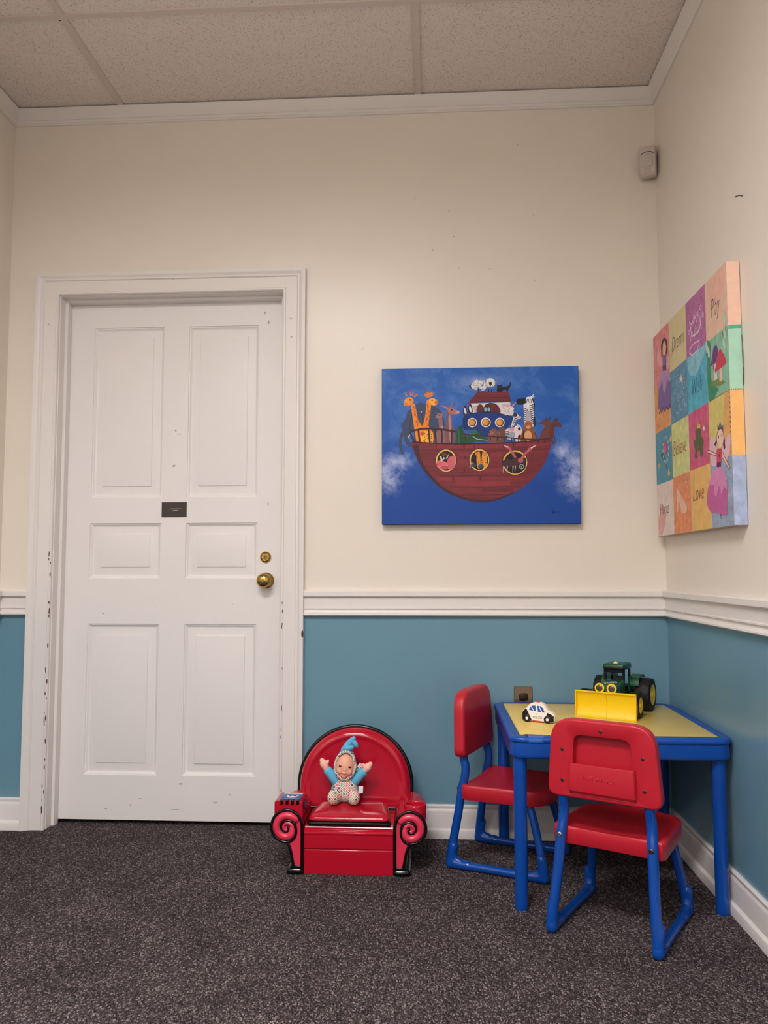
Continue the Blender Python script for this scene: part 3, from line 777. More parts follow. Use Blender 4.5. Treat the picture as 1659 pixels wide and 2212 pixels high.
flat([(310, 585), (322, 560), (340, 543), (374, 540), (376, 592)], .0002, 2)
flat([(390, 540), (425, 543), (445, 560), (462, 600), (396, 596)], .0002, 2)
flat([(330, 556), (336, 550), (360, 588), (352, 588)], .0004, 0); flat([(404, 546), (412, 544), (438, 596), (428, 596)], .0004, 0)
st = []
for k in range(10):
    a = PI/2+k*PI/5; r = 10 if k % 2 == 0 else 5; st.append((385+r*math.cos(a), 618-r*math.sin(a)))
flat(st, .0003, 4)
V, F = text_geo('POLICE', 0.)
(xa, za), (xb, zb) = c6(349, 660), c6(436, 640)
m.add([(xa+(xb-xa)*p, -TH-.0004, za+(zb-za)*q) for p, q in V], F, 1)
body = m.build('body', [WOODW, CARBLK, CARBLUE, CARRED, CARYEL], t, angle=40)
for u, v in ((290, 667), (485, 677)):
    m = MB(); x, z = c6(u, v); z = .0118
    m.lathe([(.0095, -TH-.0016), (.0118, -TH-.0006), (.0118, TH+.0006), (.0095, TH+.0016)], (x, 0, z), 'y', 26, 1)
    m.lathe([(.0048, 0), (.0046, .0008), (0, .001)], (x, -TH-.0016, z), '-y', 18, 0)
    m.build('wheel', [WOODW, CARBLK], t, angle=40)
m = MB(); x, z = c6(389, 516); m.lathe([(.0052, -.001), (.0052, .003), (.004, .0048), (0, .0055)], (x, 0, z), 'z', 18); m.build('beacon', CARRED, t, angle=40)

# ------------------------------------------------------------------ toy tractor with a plough blade
t = thing('toy_tractor', 'green toy tractor with yellow plow blade and black tyres on the table', 'toy tractor', (.577, -.352, TT+.0003), math.atan2(-.483, .876))
m = MB()
arc = []
for k in range(11):
    a = k/10; z = .002+.083*a; y = .012*math.sin(PI*a)**.8 - .002*a
    arc.append((y, z))
blade = arc+[(y+.0028, z) for y, z in arc[::-1]]
m.loft([[(-.103, y, z) for y, z in blade], [(.103, y, z) for y, z in blade]])
for x in (-.103, .0995):      # end flanges
    fl_ = [(-.004, .0)]+[(-.005, .005)]+[(-.0035, .08), (-.003, .087), (.004, .087)]+[(y+.003, z) for y, z in arc[::-1]]
    m.loft([[(x, y, z) for y, z in fl_], [(x+.0035, y, z) for y, z in fl_]])
rib = [(y-.0035, z) for y, z in arc]+[(y+.001, z) for y, z in arc[::-1]]
m.loft([[(-.002, y, z) for y, z in rib], [(.002, y, z) for y, z in rib]])
m.box(-.103, .103, -.005, .004, .084, .0875); m.box(-.103, .103, -.004, .003, .0, .0035)
pb = m.build('plow_blade', YELP, t, angle=40)
def wheel(x, y, r, wd, side, nl):
    m = MB(); k = r/.043
    prof = [(r*.55, -wd/2), (r*.80, -wd/2-.0005), (r*.93, -wd/2+.003), (r*.975, -wd/2+.008), (r*.975, wd/2-.008), (r*.93, wd/2-.003), (r*.80, wd/2+.0005), (r*.62, wd/2), (r*.60, wd/2-.004), (r*.55, wd/2-.004)]
    if side < 0: prof = [(a, -b) for a, b in prof[::-1]]
    m.lathe(prof, (x, y, r), 'x', 40)
    for q in range(nl):
        for h in (-1, 1):
            a = 2*PI*(q+(.5 if h > 0 else 0))/nl
            R1, R0 = r*1.0, r*.93
            def pt(rad, da, xx): return (x+xx, y+rad*math.cos(a+da), r+rad*math.sin(a+da))
            w0, w1 = h*wd*.02, h*wd*.46; d_ = .10; sk = .22
            V = [pt(R0, -d_, w0), pt(R0, d_, w0), pt(R1, d_*.8, w0), pt(R1, -d_*.8, w0), pt(R0, sk-d_, w1), pt(R0, sk+d_, w1), pt(R1*.985, sk+d_*.8, w1), pt(R1*.985, sk-d_*.8, w1)]
            m.add(V, [(0, 1, 2, 3), (7, 6, 5, 4), (0, 4, 5, 1), (1, 5, 6, 2), (2, 6, 7, 3), (3, 7, 4, 0)])
    wh = m.build('wheel', TYRE, t, angle=35)
    m = MB(); m.lathe([(0, 0), (r*.62, 0), (r*.62, .003), (r*.57, .0025), (r*.40, -.0005+.001), (r*.16, .0015), (r*.14, .004), (0, .0045)] if side > 0 else [(0, 0), (r*.60, 0), (r*.60, -.003), (r*.55, -.0025), (r*.40, -.0005), (r*.16, -.0015), (r*.14, -.004), (0, -.0045)], (x+side*(wd/2-.0035), y, r), 'x', 32)
    m.build('hub', YELP, wh, angle=40)
for sx in (-1, 1):
    wheel(sx*.0845, .060, .043, .034, sx, 14); wheel(sx*.0740, .228, .0575, .052, sx, 16)
m = MB(); m.box(-.026, .026, .03, .262, .034, .064); m.box(-.068, .068, .053, .067, .036, .050); m.box(-.05, .05, .218, .238, .048, .066); m.box(-.012, .012, .016, .04, .03, .05)
m.box(-.030, .030, .0165, .024, .05, .064)
m.box(-.032, .032, .20, .268, .062, .085)
m.build('chassis', TYRE, t, bevel=.002)
m = MB()
def hs(y, w_, z0, z1, r=.008): return [(x, y, z) for x, z in rrect(-w_, w_, z0, z1, r, 4)]
m.loft([hs(.016, .026, .064, .094, .01), hs(.022, .031, .062, .100, .011), hs(.06, .034, .060, .109, .011), hs(.108, .036, .060, .117, .010)])
hood_ = m.build('engine_hood', GREEN, t, angle=50)
m = MB(); rn = random.Random(3)
pts = [(-.020+.040*k/22, .062+.010*math.sin(k*1.9)+.006*(k % 3-1)+.012*(k/22), 0) for k in range(23)]
zz = lambda y: .109+(y-.06)/.048*.008+.0003 if y > .06 else .100+(y-.022)/.038*.009+.0003
m.tube([(x, y, zz(y)) for x, y, _ in pts], .0007, 6); m.build('hood_scribble', WOODW, hood_)
for sx in (-1, 1):
    m = MB(); cxx = sx*.0205; rg = [(cxx+.0142*math.cos(a), .006, .0985+.0142*math.sin(a)) for a in [2*PI*k/28 for k in range(28)]]
    m.tube(rg, .0026, 10, closed=True); m.lathe([(.0142, -.004), (.0142, .004)], (cxx, .008, .0985), 'y', 24)
    m.box(cxx-.004, cxx+.004, .001, .008, .080, .088)
    hl = m.build('headlight', YELP, t, angle=50)
    m = MB(); m.lathe([(.0128, -.002), (.011, .000), (.006, .0015), (0, .002)], (cxx, .0038, .0985), '-y', 24); m.build('lens', mat('smoky_lens', '#3a4038', .15, .6), hl, angle=60)
m = MB()
for x in (-.0345, .0265): 
    m.box(x, x+.008, .106, .114, .070, .152); m.box(x, x+.008, .182, .190, .070, .152)
m.box(-.0345, .0345, .106, .190, .062, .074); m.box(-.0345, .0345, .106, .113, .074, .100)
m.box(-.0345, .0345, .106, .114, .140, .152)
cab = m.build('cab', BLK, t, bevel=.0015)
m = MB(); m.box(-.017, .017, .150, .158, .074, .125); m.box(-.017, .017, .128, .158, .074, .084); m.build('seat', mat('charcoal_plastic', '#3a3335', .5, .4), cab, bevel=.002)
m = MB(); rp = rrect(-.0385, .0385, .098, .196, .010, 5)
m.loft([[(x, y, z) for x, y in offset_poly(rp, i)] for i, z in ((.004, .150), (.001, .152), (0, .157), (.002, .163))], 1)
m.loft([[(x, y, z) for x, y in offset_poly(rp, i)] for i, z in ((.001, .1605), (.001, .166), (.004, .1695), (.010, .171))], 0)
rf = m.build('roof', [GREEN, BLK], t, angle=50)
m = MB(); m.lathe([(.0085, .1705), (.0075, .1735), (.004, .1765), (0, .178)], (.0, .128, 0), 'z', 20); m.build('beacon', mat('pale_yellow_plastic', '#e8cf62', .35, .5), rf, angle=60)
for sx in (-1, 1):
    m = MB(); fpath = [(.172, .094), (.178, .112), (.192, .1235), (.215, .127), (.245, .125), (.262, .117)]
    th_ = [(y, z-.004) for y, z in fpath[::-1]]
    a0, a1 = (sx*.032, sx*.066)
    m.loft([[(a0, y, z) for y, z in fpath+th_], [(a1, y, z) for y, z in fpath+th_]])
    m.box(min(sx*.030, sx*.036), max(sx*.030, sx*.036), .170, .262, .066, .122)
    m.build('fender', GREEN, t, bevel=.0015)
    m = MB(); m.box(min(sx*.034, sx*.064), max(sx*.034, sx*.064), .108, .165, .062, .068); m.build('step', GREEN, t, bevel=.0012)
FAIRY={'f1_hair':[(106,660),(103,701),(126,720),(154,719),(178,702),(182,678),(176,653),(158,653),(168,683),(152,707),(131,703),(118,677),(120,654)],
'f1_face':[(128,704),(152,710),(170,692),(168,663),(153,654),(134,662),(124,680)],
'f1_body':[(124,660),(166,651),(160,596),(120,604)],
'f1_belt':[(118,624),(162,615),(160,596),(118,604)],
'f1_arm':[(166,644),(217,635),(252,637),(245,630),(208,627),(165,634)],
'f1_skirt':[(115,605),(162,598),(202,561),(208,531),(205,454),(160,456),(85,464),(47,477),(57,541),(75,587)],
'f1_over':[(115,605),(165,597),(210,562),(214,544),(185,548),(170,564),(151,534),(127,517),(113,543),(108,569),(76,552),(54,552),(75,587)],
'f1_wing':[(111,651),(71,690),(52,680),(53,654),(83,631),(114,625)],
'f1_wing2':[(168,628),(201,634),(206,604),(189,594),(165,600)],
'crown':[(449,638),(438,664),(430,689),(449,674),(459,684),(471,669),(490,688),(501,666),(516,688),(527,667),(547,682),(534,647),(524,633),(478,630),(449,635)],
'shoot1':[(587,576),(597,560),(607,537),(580,534)],
'mush1':[(609,495),(622,508),(642,540),(663,544),(676,532),(680,513),(672,495),(638,493)],
'mush2':[(653,467),(661,490),(680,513),(695,525),(709,515),(735,486),(736,470),(692,465)],
'stem1':[(647,489),(666,488),(665,440),(641,442)],
'stem2':[(688,466),(703,465),(705,424),(683,429)],
'grass':[(616,443),(678,439),(726,419),(720,415),(666,419),(621,432)],
'grassl':[(588,559),(599,577),(620,554),(610,499),(622,438),(676,409),(588,392)],
'dragon':[(717,564),(744,544)],
'dragon2':[(577,537),(607,539)],
'frog':[(457,324),(477,324),(502,324),(513,305),(507,295),(527,290),(533,272),(519,253),(526,235),(513,229),(497,235),(496,252),(470,252),(471,234),(455,232),(440,243),(451,255),(436,283),(441,296),(458,293)],
'fcrown':[(464,329),(468,343),(478,334),(486,342),(493,332),(506,336),(502,322)],
'star':[(538,326),(542,319),(554,314),(544,312),(538,306),(532,314),(520,319),(532,320)],
'star2':[(328,542),(335,526),(349,518),(338,516),(342,504),(326,515),(308,514),(318,523),(306,530),(321,528)],
'flower':[(106,326),(116,339),(133,339),(148,327),(148,307),(134,295),(114,300)],
'leaf':[(61,298),(96,303),(118,270),(125,259),(102,275)],
'bf1':[(32,272),(46,272),(41,255),(30,254)],
'bf2':[(144,228),(158,238),(166,222),(176,224),(168,210),(149,215)],
'bf3':[(177,339),(195,355),(209,343),(195,326)],
'shoe':[(243,154),(258,153),(293,126),(328,105),(350,85),(346,70),(324,65),(295,69),(283,91),(262,115),(256,79),(244,80)],
'f2_hair':[(626,253),(643,262),(651,281),(666,293),(682,294),(698,285),(704,264),(711,251),(714,227),(701,222),(696,242),(680,233),(655,240),(646,254),(637,243),(622,250)],
'f2_face':[(647,262),(656,280),(671,288),(689,285),(701,269),(701,253),(691,237),(674,233),(656,240)],
'f2_crown':[(656,290),(656,305),(666,299),(674,307),(682,308),(686,297),(701,296),(702,282),(681,294)],
'f2_body':[(642,230),(655,234),(680,231),(683,216),(676,186),(640,188)],
'f2_belt':[(640,194),(676,190),(675,177),(641,180)],
'f2_heart':[(656,216),(662,217),(671,214),(661,204)],
'f2_arml':[(642,220),(581,240),(566,242),(568,233),(641,214)],
'f2_armr':[(684,224),(694,215),(736,174),(745,165),(740,160),(728,169),(685,204)],
'f2_wl':[(596,278),(619,275),(644,242),(640,190),(611,186),(589,197),(596,213),(580,232)],
'f2_wr':[(704,237),(733,259),(758,257),(753,225),(743,204),(727,194),(715,175),(690,199),(684,224)],
'f2_skirt':[(639,178),(677,176),(702,155),(711,134),(722,102),(713,37),(686,33),(643,42),(576,53),(545,78),(558,122),(591,156),(610,170)],
'f2_over':[(639,178),(677,176),(702,155),(717,118),(714,105),(694,116),(672,95),(663,112),(651,125),(631,95),(615,100),(612,129),(589,132),(565,134),(591,160),(610,172)],
'f2_leg':[(582,52),(589,44),(593,50)],
'f2_leg2':[(656,39),(662,30),(667,38)]}
# ------------------------------------------------------------------ paintings
PM = {}
def paint_mat(h, var=.10, sc=45):
    k = 'paint_'+h.lstrip('#')
    return mat(k, h, .55, .3, var=var, vscale=sc, bump=.15, bscale=160)
class Paint:
    """flat brushwork on a canvas: every stroke is a thin patch a hair above the last one"""
    def __init__(s, fn): s.mb = MB(); s.fn = fn; s.mats = []; s.d = .0002
    def mi(s, h):
        m = h if not isinstance(h, str) else paint_mat(h)
        if m not in s.mats: s.mats.append(m)
        return s.mats.index(m)
    def poly(s, pts, h, sm=0):
        s.d += .000002
        if sm:
            P = [Vector((*p, 0)) for p in pts]; n = len(P); out = []
            for i in range(n):
                p0, p1, p2, p3 = P[i-1], P[i], P[(i+1) % n], P[(i+2) % n]
                for j in range(sm):
                    t = j/sm; out.append(.5*((2*p1)+(-p0+p2)*t+(2*p0-5*p1+4*p2-p3)*t*t+(-p0+3*p1-3*p2+p3)*t**3))
            pts = [(p.x, p.y) for p in out]
        tri = tessellate_polygon([[Vector((a, b, 0)) for a, b in pts]])
        s.mb.add([s.fn(a, b, s.d) for a, b in pts], [tuple(f) for f in tri], s.mi(h))
    def ell(s, x, y, rx, ry, h, rot=0, n=26):
        c, q = math.cos(math.radians(rot)), math.sin(math.radians(rot))
        s.d += .000002
        pts = [(x+rx*math.cos(a)*c-ry*math.sin(a)*q, y+rx*math.cos(a)*q+ry*math.sin(a)*c) for a in [2*PI*k/n for k in range(n)]]
        s.mb.add([s.fn(a, b, s.d) for a, b in pts], [tuple(range(n))], s.mi(h))
    def line(s, pts, w, h, closed=False, taper=False):
        s.d += .000002
        P = [Vector(p) for p in pts]; K = len(P); A = []; B = []
        for i in range(K):
            if closed: t = P[(i+1) % K]-P[i-1]
            else: t = P[min(i+1, K-1)]-P[max(i-1, 0)]
            n = Vector((-t.y, t.x)).normalized()
            ww = w/2*(1-.75*i/(K-1)) if taper else w/2
            A.append(P[i]+n*ww); B.append(P[i]-n*ww)
        V = [s.fn(p.x, p.y, s.d) for p in A]+[s.fn(p.x, p.y, s.d) for p in B]
        F = [(i, (i+1) % K, K+(i+1) % K, K+i) for i in range(K if closed else K-1)]
        s.mb.add(V, F, s.mi(h))
    def ring(s, x, y, rx, ry, w, h, n=36): s.line([(x+rx*math.cos(2*PI*k/n), y+ry*math.sin(2*PI*k/n)) for k in range(n)], w, h, True)
    def text(s, body, x0, x1, y0, y1, h, shear=.3):
        s.d += .000002; V, F = text_geo(body, shear, -.019)
        s.mb.add([s.fn(x0+(x1-x0)*a, y0+(y1-y0)*b, s.d) for a, b in V], F, s.mi(h))

def sky_mat():
    m = bpy.data.materials.new('painted_sky'); m.use_nodes = True
    N = m.node_tree.nodes; L = m.node_tree.links; b = N['Principled BSDF']
    b.inputs['Roughness'].default_value = .5; b.inputs['Specular IOR Level'].default_value = .3
    tc = N.new('ShaderNodeTexCoord')
    n = N.new('ShaderNodeTexNoise'); n.inputs['Scale'].default_value = 9; n.inputs['Detail'].default_value = 7; n.inputs['Roughness'].default_value = .7; n.inputs['Distortion'].default_value = .6
    L.new(tc.outputs['Object'], n.inputs['Vector'])
    # painted wash: lighter brushy blue above, plain deep blue below
    sp = N.new('ShaderNodeSeparateXYZ'); L.new(tc.outputs['Object'], sp.inputs[0])
    mr = N.new('ShaderNodeMapRange'); mr.inputs[1].default_value = -.16; mr.inputs[2].default_value = .12; L.new(sp.outputs['Z'], mr.inputs[0])
    base = N.new('ShaderNodeMix'); base.data_type = 'RGBA'; base.inputs['A'].default_value = lin('#0c4397'); base.inputs['B'].default_value = lin('#1c5bb0'); L.new(mr.outputs[0], base.inputs['Factor'])
    nr = N.new('ShaderNodeMapRange'); nr.inputs[1].default_value = .46; nr.inputs[2].default_value = .78; nr.inputs[4].default_value = .6; L.new(n.outputs['Fac'], nr.inputs[0])
    mul = N.new('ShaderNodeMath'); mul.operation = 'MULTIPLY'; L.new(nr.outputs[0], mul.inputs[0]); L.new(mr.outputs[0], mul.inputs[1])
    m1 = N.new('ShaderNodeMix'); m1.data_type = 'RGBA'; m1.inputs['B'].default_value = lin('#6f9bd6'); L.new(base.outputs['Result'], m1.inputs['A']); L.new(mul.outputs[0], m1.inputs['Factor'])
    n2 = N.new('ShaderNodeTexNoise'); n2.inputs['Scale'].default_value = 26; n2.inputs['Detail'].default_value = 8; n2.inputs['Roughness'].default_value = .75
    L.new(tc.outputs['Object'], n2.inputs['Vector'])
    prev = m1.outputs['Result']
    for (x, z, rx, rz) in ((-.37, -.10, .075, .055), (-.32, -.06, .075, .045), (-.36, -.14, .06, .06), (.37, -.08, .075, .085), (.36, -.15, .07, .07), (.31, -.03, .04, .05), (0, .25, .12, .03)):
        mp = N.new('ShaderNodeMapping'); mp.vector_type = 'TEXTURE'; mp.inputs['Location'].default_value = (x, 0, z); mp.inputs['Scale'].default_value = (rx*1.3, 1, rz*1.3)
        L.new(tc.outputs['Object'], mp.inputs['Vector'])
        gr = N.new('ShaderNodeTexGradient'); gr.gradient_type = 'SPHERICAL'; L.new(mp.outputs[0], gr.inputs['Vector'])
        q = N.new('ShaderNodeMath'); q.operation = 'MULTIPLY_ADD'; q.inputs[1].default_value = 3.4; q.inputs[2].default_value = -1.75; L.new(n2.outputs['Fac'], q.inputs[0])
        q2 = N.new('ShaderNodeMath'); q2.operation = 'ADD'; q2.use_clamp = True; L.new(q.outputs[0], q2.inputs[0]); L.new(gr.outputs['Fac'], q2.inputs[1])
        q3 = N.new('ShaderNodeMath'); q3.operation = 'MULTIPLY'; q3.use_clamp = True; L.new(q2.outputs[0], q3.inputs[0]); L.new(gr.outputs['Fac'], q3.inputs[1])
        q4 = N.new('ShaderNodeMath'); q4.operation = 'MULTIPLY'; q4.use_clamp = True; q4.inputs[1].default_value = .95 if z < 0.1 else .45; L.new(q3.outputs[0], q4.inputs[0])
        mm = N.new('ShaderNodeMix'); mm.data_type = 'RGBA'; mm.inputs['B'].default_value = lin('#aebbe0'); L.new(prev, mm.inputs['A']); L.new(q4.outputs[0], mm.inputs['Factor'])
        prev = mm.outputs['Result']
    L.new(prev, b.inputs['Base Color'])
    return m
def plank_mat(): return mat('painted_hull', '#742731', .5, .3, var=.22, vscale=16, aniso=(.7, 1, 7), bump=.1, bscale=100)

# --- the ark (design grid 1659 x 1395, origin top left)
AKX, AKZ = .0004735, .0004835
ark = thing('ark_painting', 'blue canvas painting of a wooden ark full of animals on the back wall', 'painting', (.1878, -.0012, 1.4845))
p = Paint(lambda u, v, d: ((u-820)*AKX, -.0355-d, (702-v)*AKZ))
W2, H2 = .3795, .3045
c = MB(); c.box(-W2, W2, -.0355, 0, -H2, H2, 0)
c.build('canvas', SIDEC, ark, bevel=.0015)
SKY = sky_mat(); p.d = 0
p.poly([(820-W2/AKX+2, 702-H2/AKZ+2), (820+W2/AKX-2, 702-H2/AKZ+2), (820+W2/AKX-2, 702+H2/AKZ-2), (820-W2/AKX+2, 702+H2/AKZ-2)], SKY)
# elephant
p.poly([(300, 690), (285, 600), (262, 585), (240, 612), (238, 650), (268, 695), (262, 716), (232, 706), (208, 672), (198, 620), (186, 660), (184, 700), (196, 760), (182, 774), (164, 730), (158, 670), (170, 610), (190, 570), (178, 530), (202, 500), (215, 470), (232, 425), (268, 398), (310, 362), (345, 356), (385, 372), (430, 374), (480, 402), (510, 440), (526, 500), (530, 545), (510, 600), (500, 690)], '#3b4868', 3)
p.line([(272, 440), (250, 520), (244, 590)], 7, '#2b3652'); p.line([(345, 420), (350, 480), (352, 560)], 5, '#2b3652'); p.line([(495, 430), (520, 490), (532, 540)], 6, '#26304a')
p.ell(343, 428, 5, 6, '#cfd3df'); p.ell(282, 505, 5, 4, '#1c2334'); p.line([(232, 640), (250, 610)], 9, '#cdbfae')
# giraffes
for pts in ([(262, 372), (292, 368), (305, 440), (325, 505), (352, 560), (335, 690), (308, 690), (290, 590), (272, 470)], [(388, 336), (424, 340), (416, 440), (402, 545), (438, 595), (434, 690), (345, 690), (330, 585), (360, 525), (380, 430)]):
    p.poly(pts, '#e98a2e', 2)
p.poly([(345, 600), (398, 590), (412, 690), (345, 690)], '#f0b83c', 2)
p.poly([(414, 600), (438, 600), (434, 688), (418, 688)], '#f0b83c')
p.ell(243, 342, 40, 33, '#ec9436', -20); p.ell(215, 365, 17, 14, '#e0762a'); p.ell(440, 348, 38, 28, '#f0a83e', 22); p.ell(466, 352, 14, 12, '#d8602a')
p.ell(405, 290, 34, 22, '#d9802e', -10)
for a, b in (((225, 300), (210, 272)), ((285, 305), (318, 282)), ((432, 300), (442, 272)), ((258, 295), (252, 262)), ((272, 296), (276, 262)), ((395, 290), (384, 272)), ((410, 288), (420, 270))):
    p.line([a, b], 15, '#d9752a', taper=True)
for x, y in ((252, 262), (276, 262), (386, 272), (412, 270)): p.ell(x, y, 7, 7, '#b8442c')
p.ell(252, 330, 8, 6, '#2e1712'); p.ell(432, 335, 7, 5, '#2e1712')
rn = random.Random(5)
for (x0, y0, x1, y1, n, wd) in ((278, 385, 322, 540, 16, 10), (405, 365, 388, 560, 16, 11), (325, 560, 325, 680, 9, 9), (372, 600, 378, 685, 9, 24), (426, 605, 426, 680, 5, 6)):
    for k in range(n):
        t_ = (k+.5)/n; p.ell(x0+(x1-x0)*t_+rn.uniform(-wd, wd), y0+(y1-y0)*t_, rn.uniform(4, 8), rn.uniform(4, 8), '#b4511f', n=9)
p.ell(352, 605, 14, 16, '#c8502c')
# kangaroo pair
p.poly([(480, 480), (515, 475), (520, 560), (545, 600), (545, 690), (455, 690), (460, 600), (488, 560)], '#8e6468', 2)
p.poly([(555, 415), (590, 420), (592, 540), (618, 600), (612, 690), (545, 690), (540, 560), (548, 480)], '#7d5257', 2)
p.poly([(500, 560), (520, 540), (520, 600), (505, 620)], '#b78f92', 2); p.poly([(565, 470), (585, 470), (590, 660), (572, 660)], '#b18487', 2)
p.poly([(560, 400), (600, 402), (650, 428), (655, 444), (600, 455), (565, 440)], '#a57274', 2); p.ell(642, 436, 14, 10, '#c98e90')
p.poly([(470, 455), (505, 440), (518, 470), (485, 482), (458, 476)], '#9c7074', 2)
for a, b, w_ in (((565, 405), (500, 374), 22), ((575, 405), (600, 356), 20), ((500, 450), (458, 438), 14), ((505, 450), (535, 428), 14)): p.line([a, b], w_, '#9b6264', taper=True)
p.line([(560, 404), (505, 377)], 8, '#c88a8c', taper=True); p.ell(592, 415, 7, 6, '#171014'); p.ell(488, 458, 4, 3, '#171014')
for x, y in ((545, 570), (600, 575), (505, 575)): p.ell(x, y, 17, 13, '#7a4e50')
# little blue wheelhouse, cabin and roof
p.poly([(742, 366), (1068, 360), (1066, 470), (960, 446), (820, 438), (758, 446)], '#d9d3d6')
p.poly([(757, 385), (780, 440), (815, 436), (800, 380)], '#b9b0b6'); p.poly([(1000, 372), (1020, 440), (1060, 455), (1066, 372)], '#bdb2b8')
p.poly([(795, 437), (797, 400), (810, 377), (828, 372), (846, 385), (854, 405), (852, 437)], '#5d2831', 2)
p.poly([(850, 437), (852, 405), (868, 378), (900, 366), (945, 370), (972, 390), (985, 420), (984, 445), (900, 440)], '#41202b', 2)
p.poly([(905, 437), (903, 372), (945, 372), (974, 395), (983, 442)], '#5d2831'); p.ell(868, 415, 12, 18, '#7fb4d2'); p.ell(893, 415, 9, 18, '#7fb4d2')
p.line([(850, 437), (852, 405), (868, 378), (900, 366), (945, 370)], 6, '#1d1417')
p.poly([(722, 366), (800, 274), (925, 278), (1052, 274), (1080, 360), (900, 356)], '#6d2430'); p.line([(740, 352), (1070, 346)], 6, '#551a26'); p.line([(800, 290), (1055, 290)], 8, '#7d3039'); p.line([(775, 320), (1066, 318)], 5, '#551a26')
p.poly([(690, 470), (745, 446), (820, 436), (960, 443), (1098, 480), (1086, 520), (1040, 570), (980, 610), (925, 640), (845, 632), (790, 600), (740, 580), (690, 575), (672, 520)], '#12367c', 2)
p.line([(688, 474), (745, 447), (820, 438), (960, 444), (1098, 482)], 6, '#0c2350'); p.poly([(690, 480), (720, 462), (730, 560), (690, 560)], '#0d2b66', 2)
for x, y, r in ((758, 520, 39), (868, 520, 40), (981, 522, 39)):
    p.ell(x, y, r, r*.98, '#ddd9dc'); p.ell(x+1, y+1, r*.80, r*.78, '#3a2413'); p.ell(x-2, y-1, r*.68, r*.66, '#d08a34'); p.ell(x-6, y-5, r*.4, r*.38, '#dc9c48')
# penguins and rabbits on the blue deck
for x, y, r in ((700, 415, 1), (742, 400, 1.1)):
    p.poly([(x-10*r, y-25), (x+8*r, y-28), (x+20*r, y+30), (x+8*r, y+45), (x-14*r, y+40)], '#171722', 2); p.ell(x+2, y+12, 9*r, 26, '#dcd8da', -12); p.ell(x-12, y-20, 9, 6, '#a04a48')
for x, y in ((1030, 410), (1075, 412)):
    p.ell(x, y, 22, 18, '#ddd2d3'); p.ell(x+4, y+32, 15, 24, '#d3c8ca', 10); p.line([(x+2, y-14), (x+40, y-52)], 13, '#d99696', taper=True); p.ell(x-14, y, 4, 3, '#33262a')
# sheep and cats on the roof
p.ell(752, 228, 18, 11, '#1c1a1e', 25)
for x in (812, 850, 895, 918): p.line([(x, 250), (x, 276)], 8, '#221d20')
for k in range(34):
    a = rn.uniform(0, 2*PI); q = math.sqrt(rn.random()); x, y = 820+68*q*math.cos(a), 222+38*q*math.sin(a)
    p.ell(x, y, 15, 13, '#6d6a72'); p.ell(x-1, y-1, 13.5, 11.5, '#d9d7d9' if k % 4 else '#bfbcc2')
for k in range(14):
    a = 2*PI*k/14; p.ell(910+28*math.cos(a), 200+27*math.sin(a), 13, 12, '#6d6a72'); p.ell(909+28*math.cos(a), 199+27*math.sin(a), 11, 10, '#e2e0e2')
p.ell(910, 200, 26, 24, '#e2e0e2'); p.poly([(896, 195), (922, 195), (918, 215), (909, 226), (900, 214)], '#141216', 2)
p.poly([(958, 270), (965, 235), (960, 212), (975, 222), (990, 221), (1002, 210), (1002, 235), (1010, 235), (1045, 230), (1062, 222), (1068, 195), (1074, 196), (1070, 235), (1056, 250), (1046, 275), (1036, 272), (1036, 258), (1010, 260), (1005, 278), (985, 280)], '#16141a', 0)
p.ell(983, 238, 8, 5, '#463a35')
# animals to starboard
p.poly([(1178, 350), (1245, 345), (1255, 460), (1250, 560), (1182, 560), (1178, 450)], '#d9d7da', 2)
p.poly([(1120, 335), (1185, 330), (1215, 340), (1200, 365), (1150, 382), (1122, 372)], '#141418', 2)
p.poly([(1195, 328), (1225, 318), (1250, 340), (1255, 400), (1240, 410), (1200, 390)], '#e0dee0', 2)
for k in range(9): p.line([(1178, 410+16*k), (1200, 416+16*k), (1205, 404+16*k)] if k % 2 else [(1180, 408+16*k), (1206, 420+16*k)], 6, '#17171b')
for k in range(10): p.line([(1254, 380+17*k), (1232, 390+17*k), (1222, 386+17*k)], 7, '#17171b')
for k in range(4): p.line([(1206+12*k, 335), (1198+13*k, 368)], 5, '#17171b')
p.poly([(1195, 440), (1220, 430), (1232, 470), (1225, 545), (1195, 540)], '#a9a3b2', 2)
p.line([(1232, 322), (1262, 296)], 10, '#e6e4e6', taper=True); p.line([(1240, 326), (1270, 312)], 9, '#e6e4e6', taper=True); p.line([(1248, 335), (1262, 380), (1256, 430)], 9, '#141418')
p.poly([(1090, 490), (1105, 452), (1125, 455), (1140, 480), (1118, 500), (1098, 545), (1070, 560)], '#d3d2d6', 2); p.ell(1135, 486, 22, 11, '#d8aaa6', -20); p.ell(1106, 462, 15, 16, '#2b2b30')
for k in range(5): p.line([(1080+5*k, 550-16*k), (1104+4*k, 556-16*k)], 6, '#1b1b1f')
p.ell(1062, 615, 50, 46, '#cfced2'); p.ell(1078, 622, 26, 28, '#9aa0b4')
for k in range(6): p.line([(1016, 592+13*k), (1034, 598+13*k), (1056, 594+13*k)], 6, '#1b1b1f')
p.poly([(1110, 690), (1100, 600), (1068, 590), (1075, 570), (1110, 560), (1140, 545), (1160, 590), (1165, 690)], '#dccdd1', 2); p.ell(1078, 578, 20, 14, '#e08c96'); p.ell(1138, 575, 11, 13, '#17151a'); p.ell(1140, 640, 14, 18, '#17151a'); p.line([(1105, 562), (1130, 540)], 12, '#ecdfe2', taper=True)
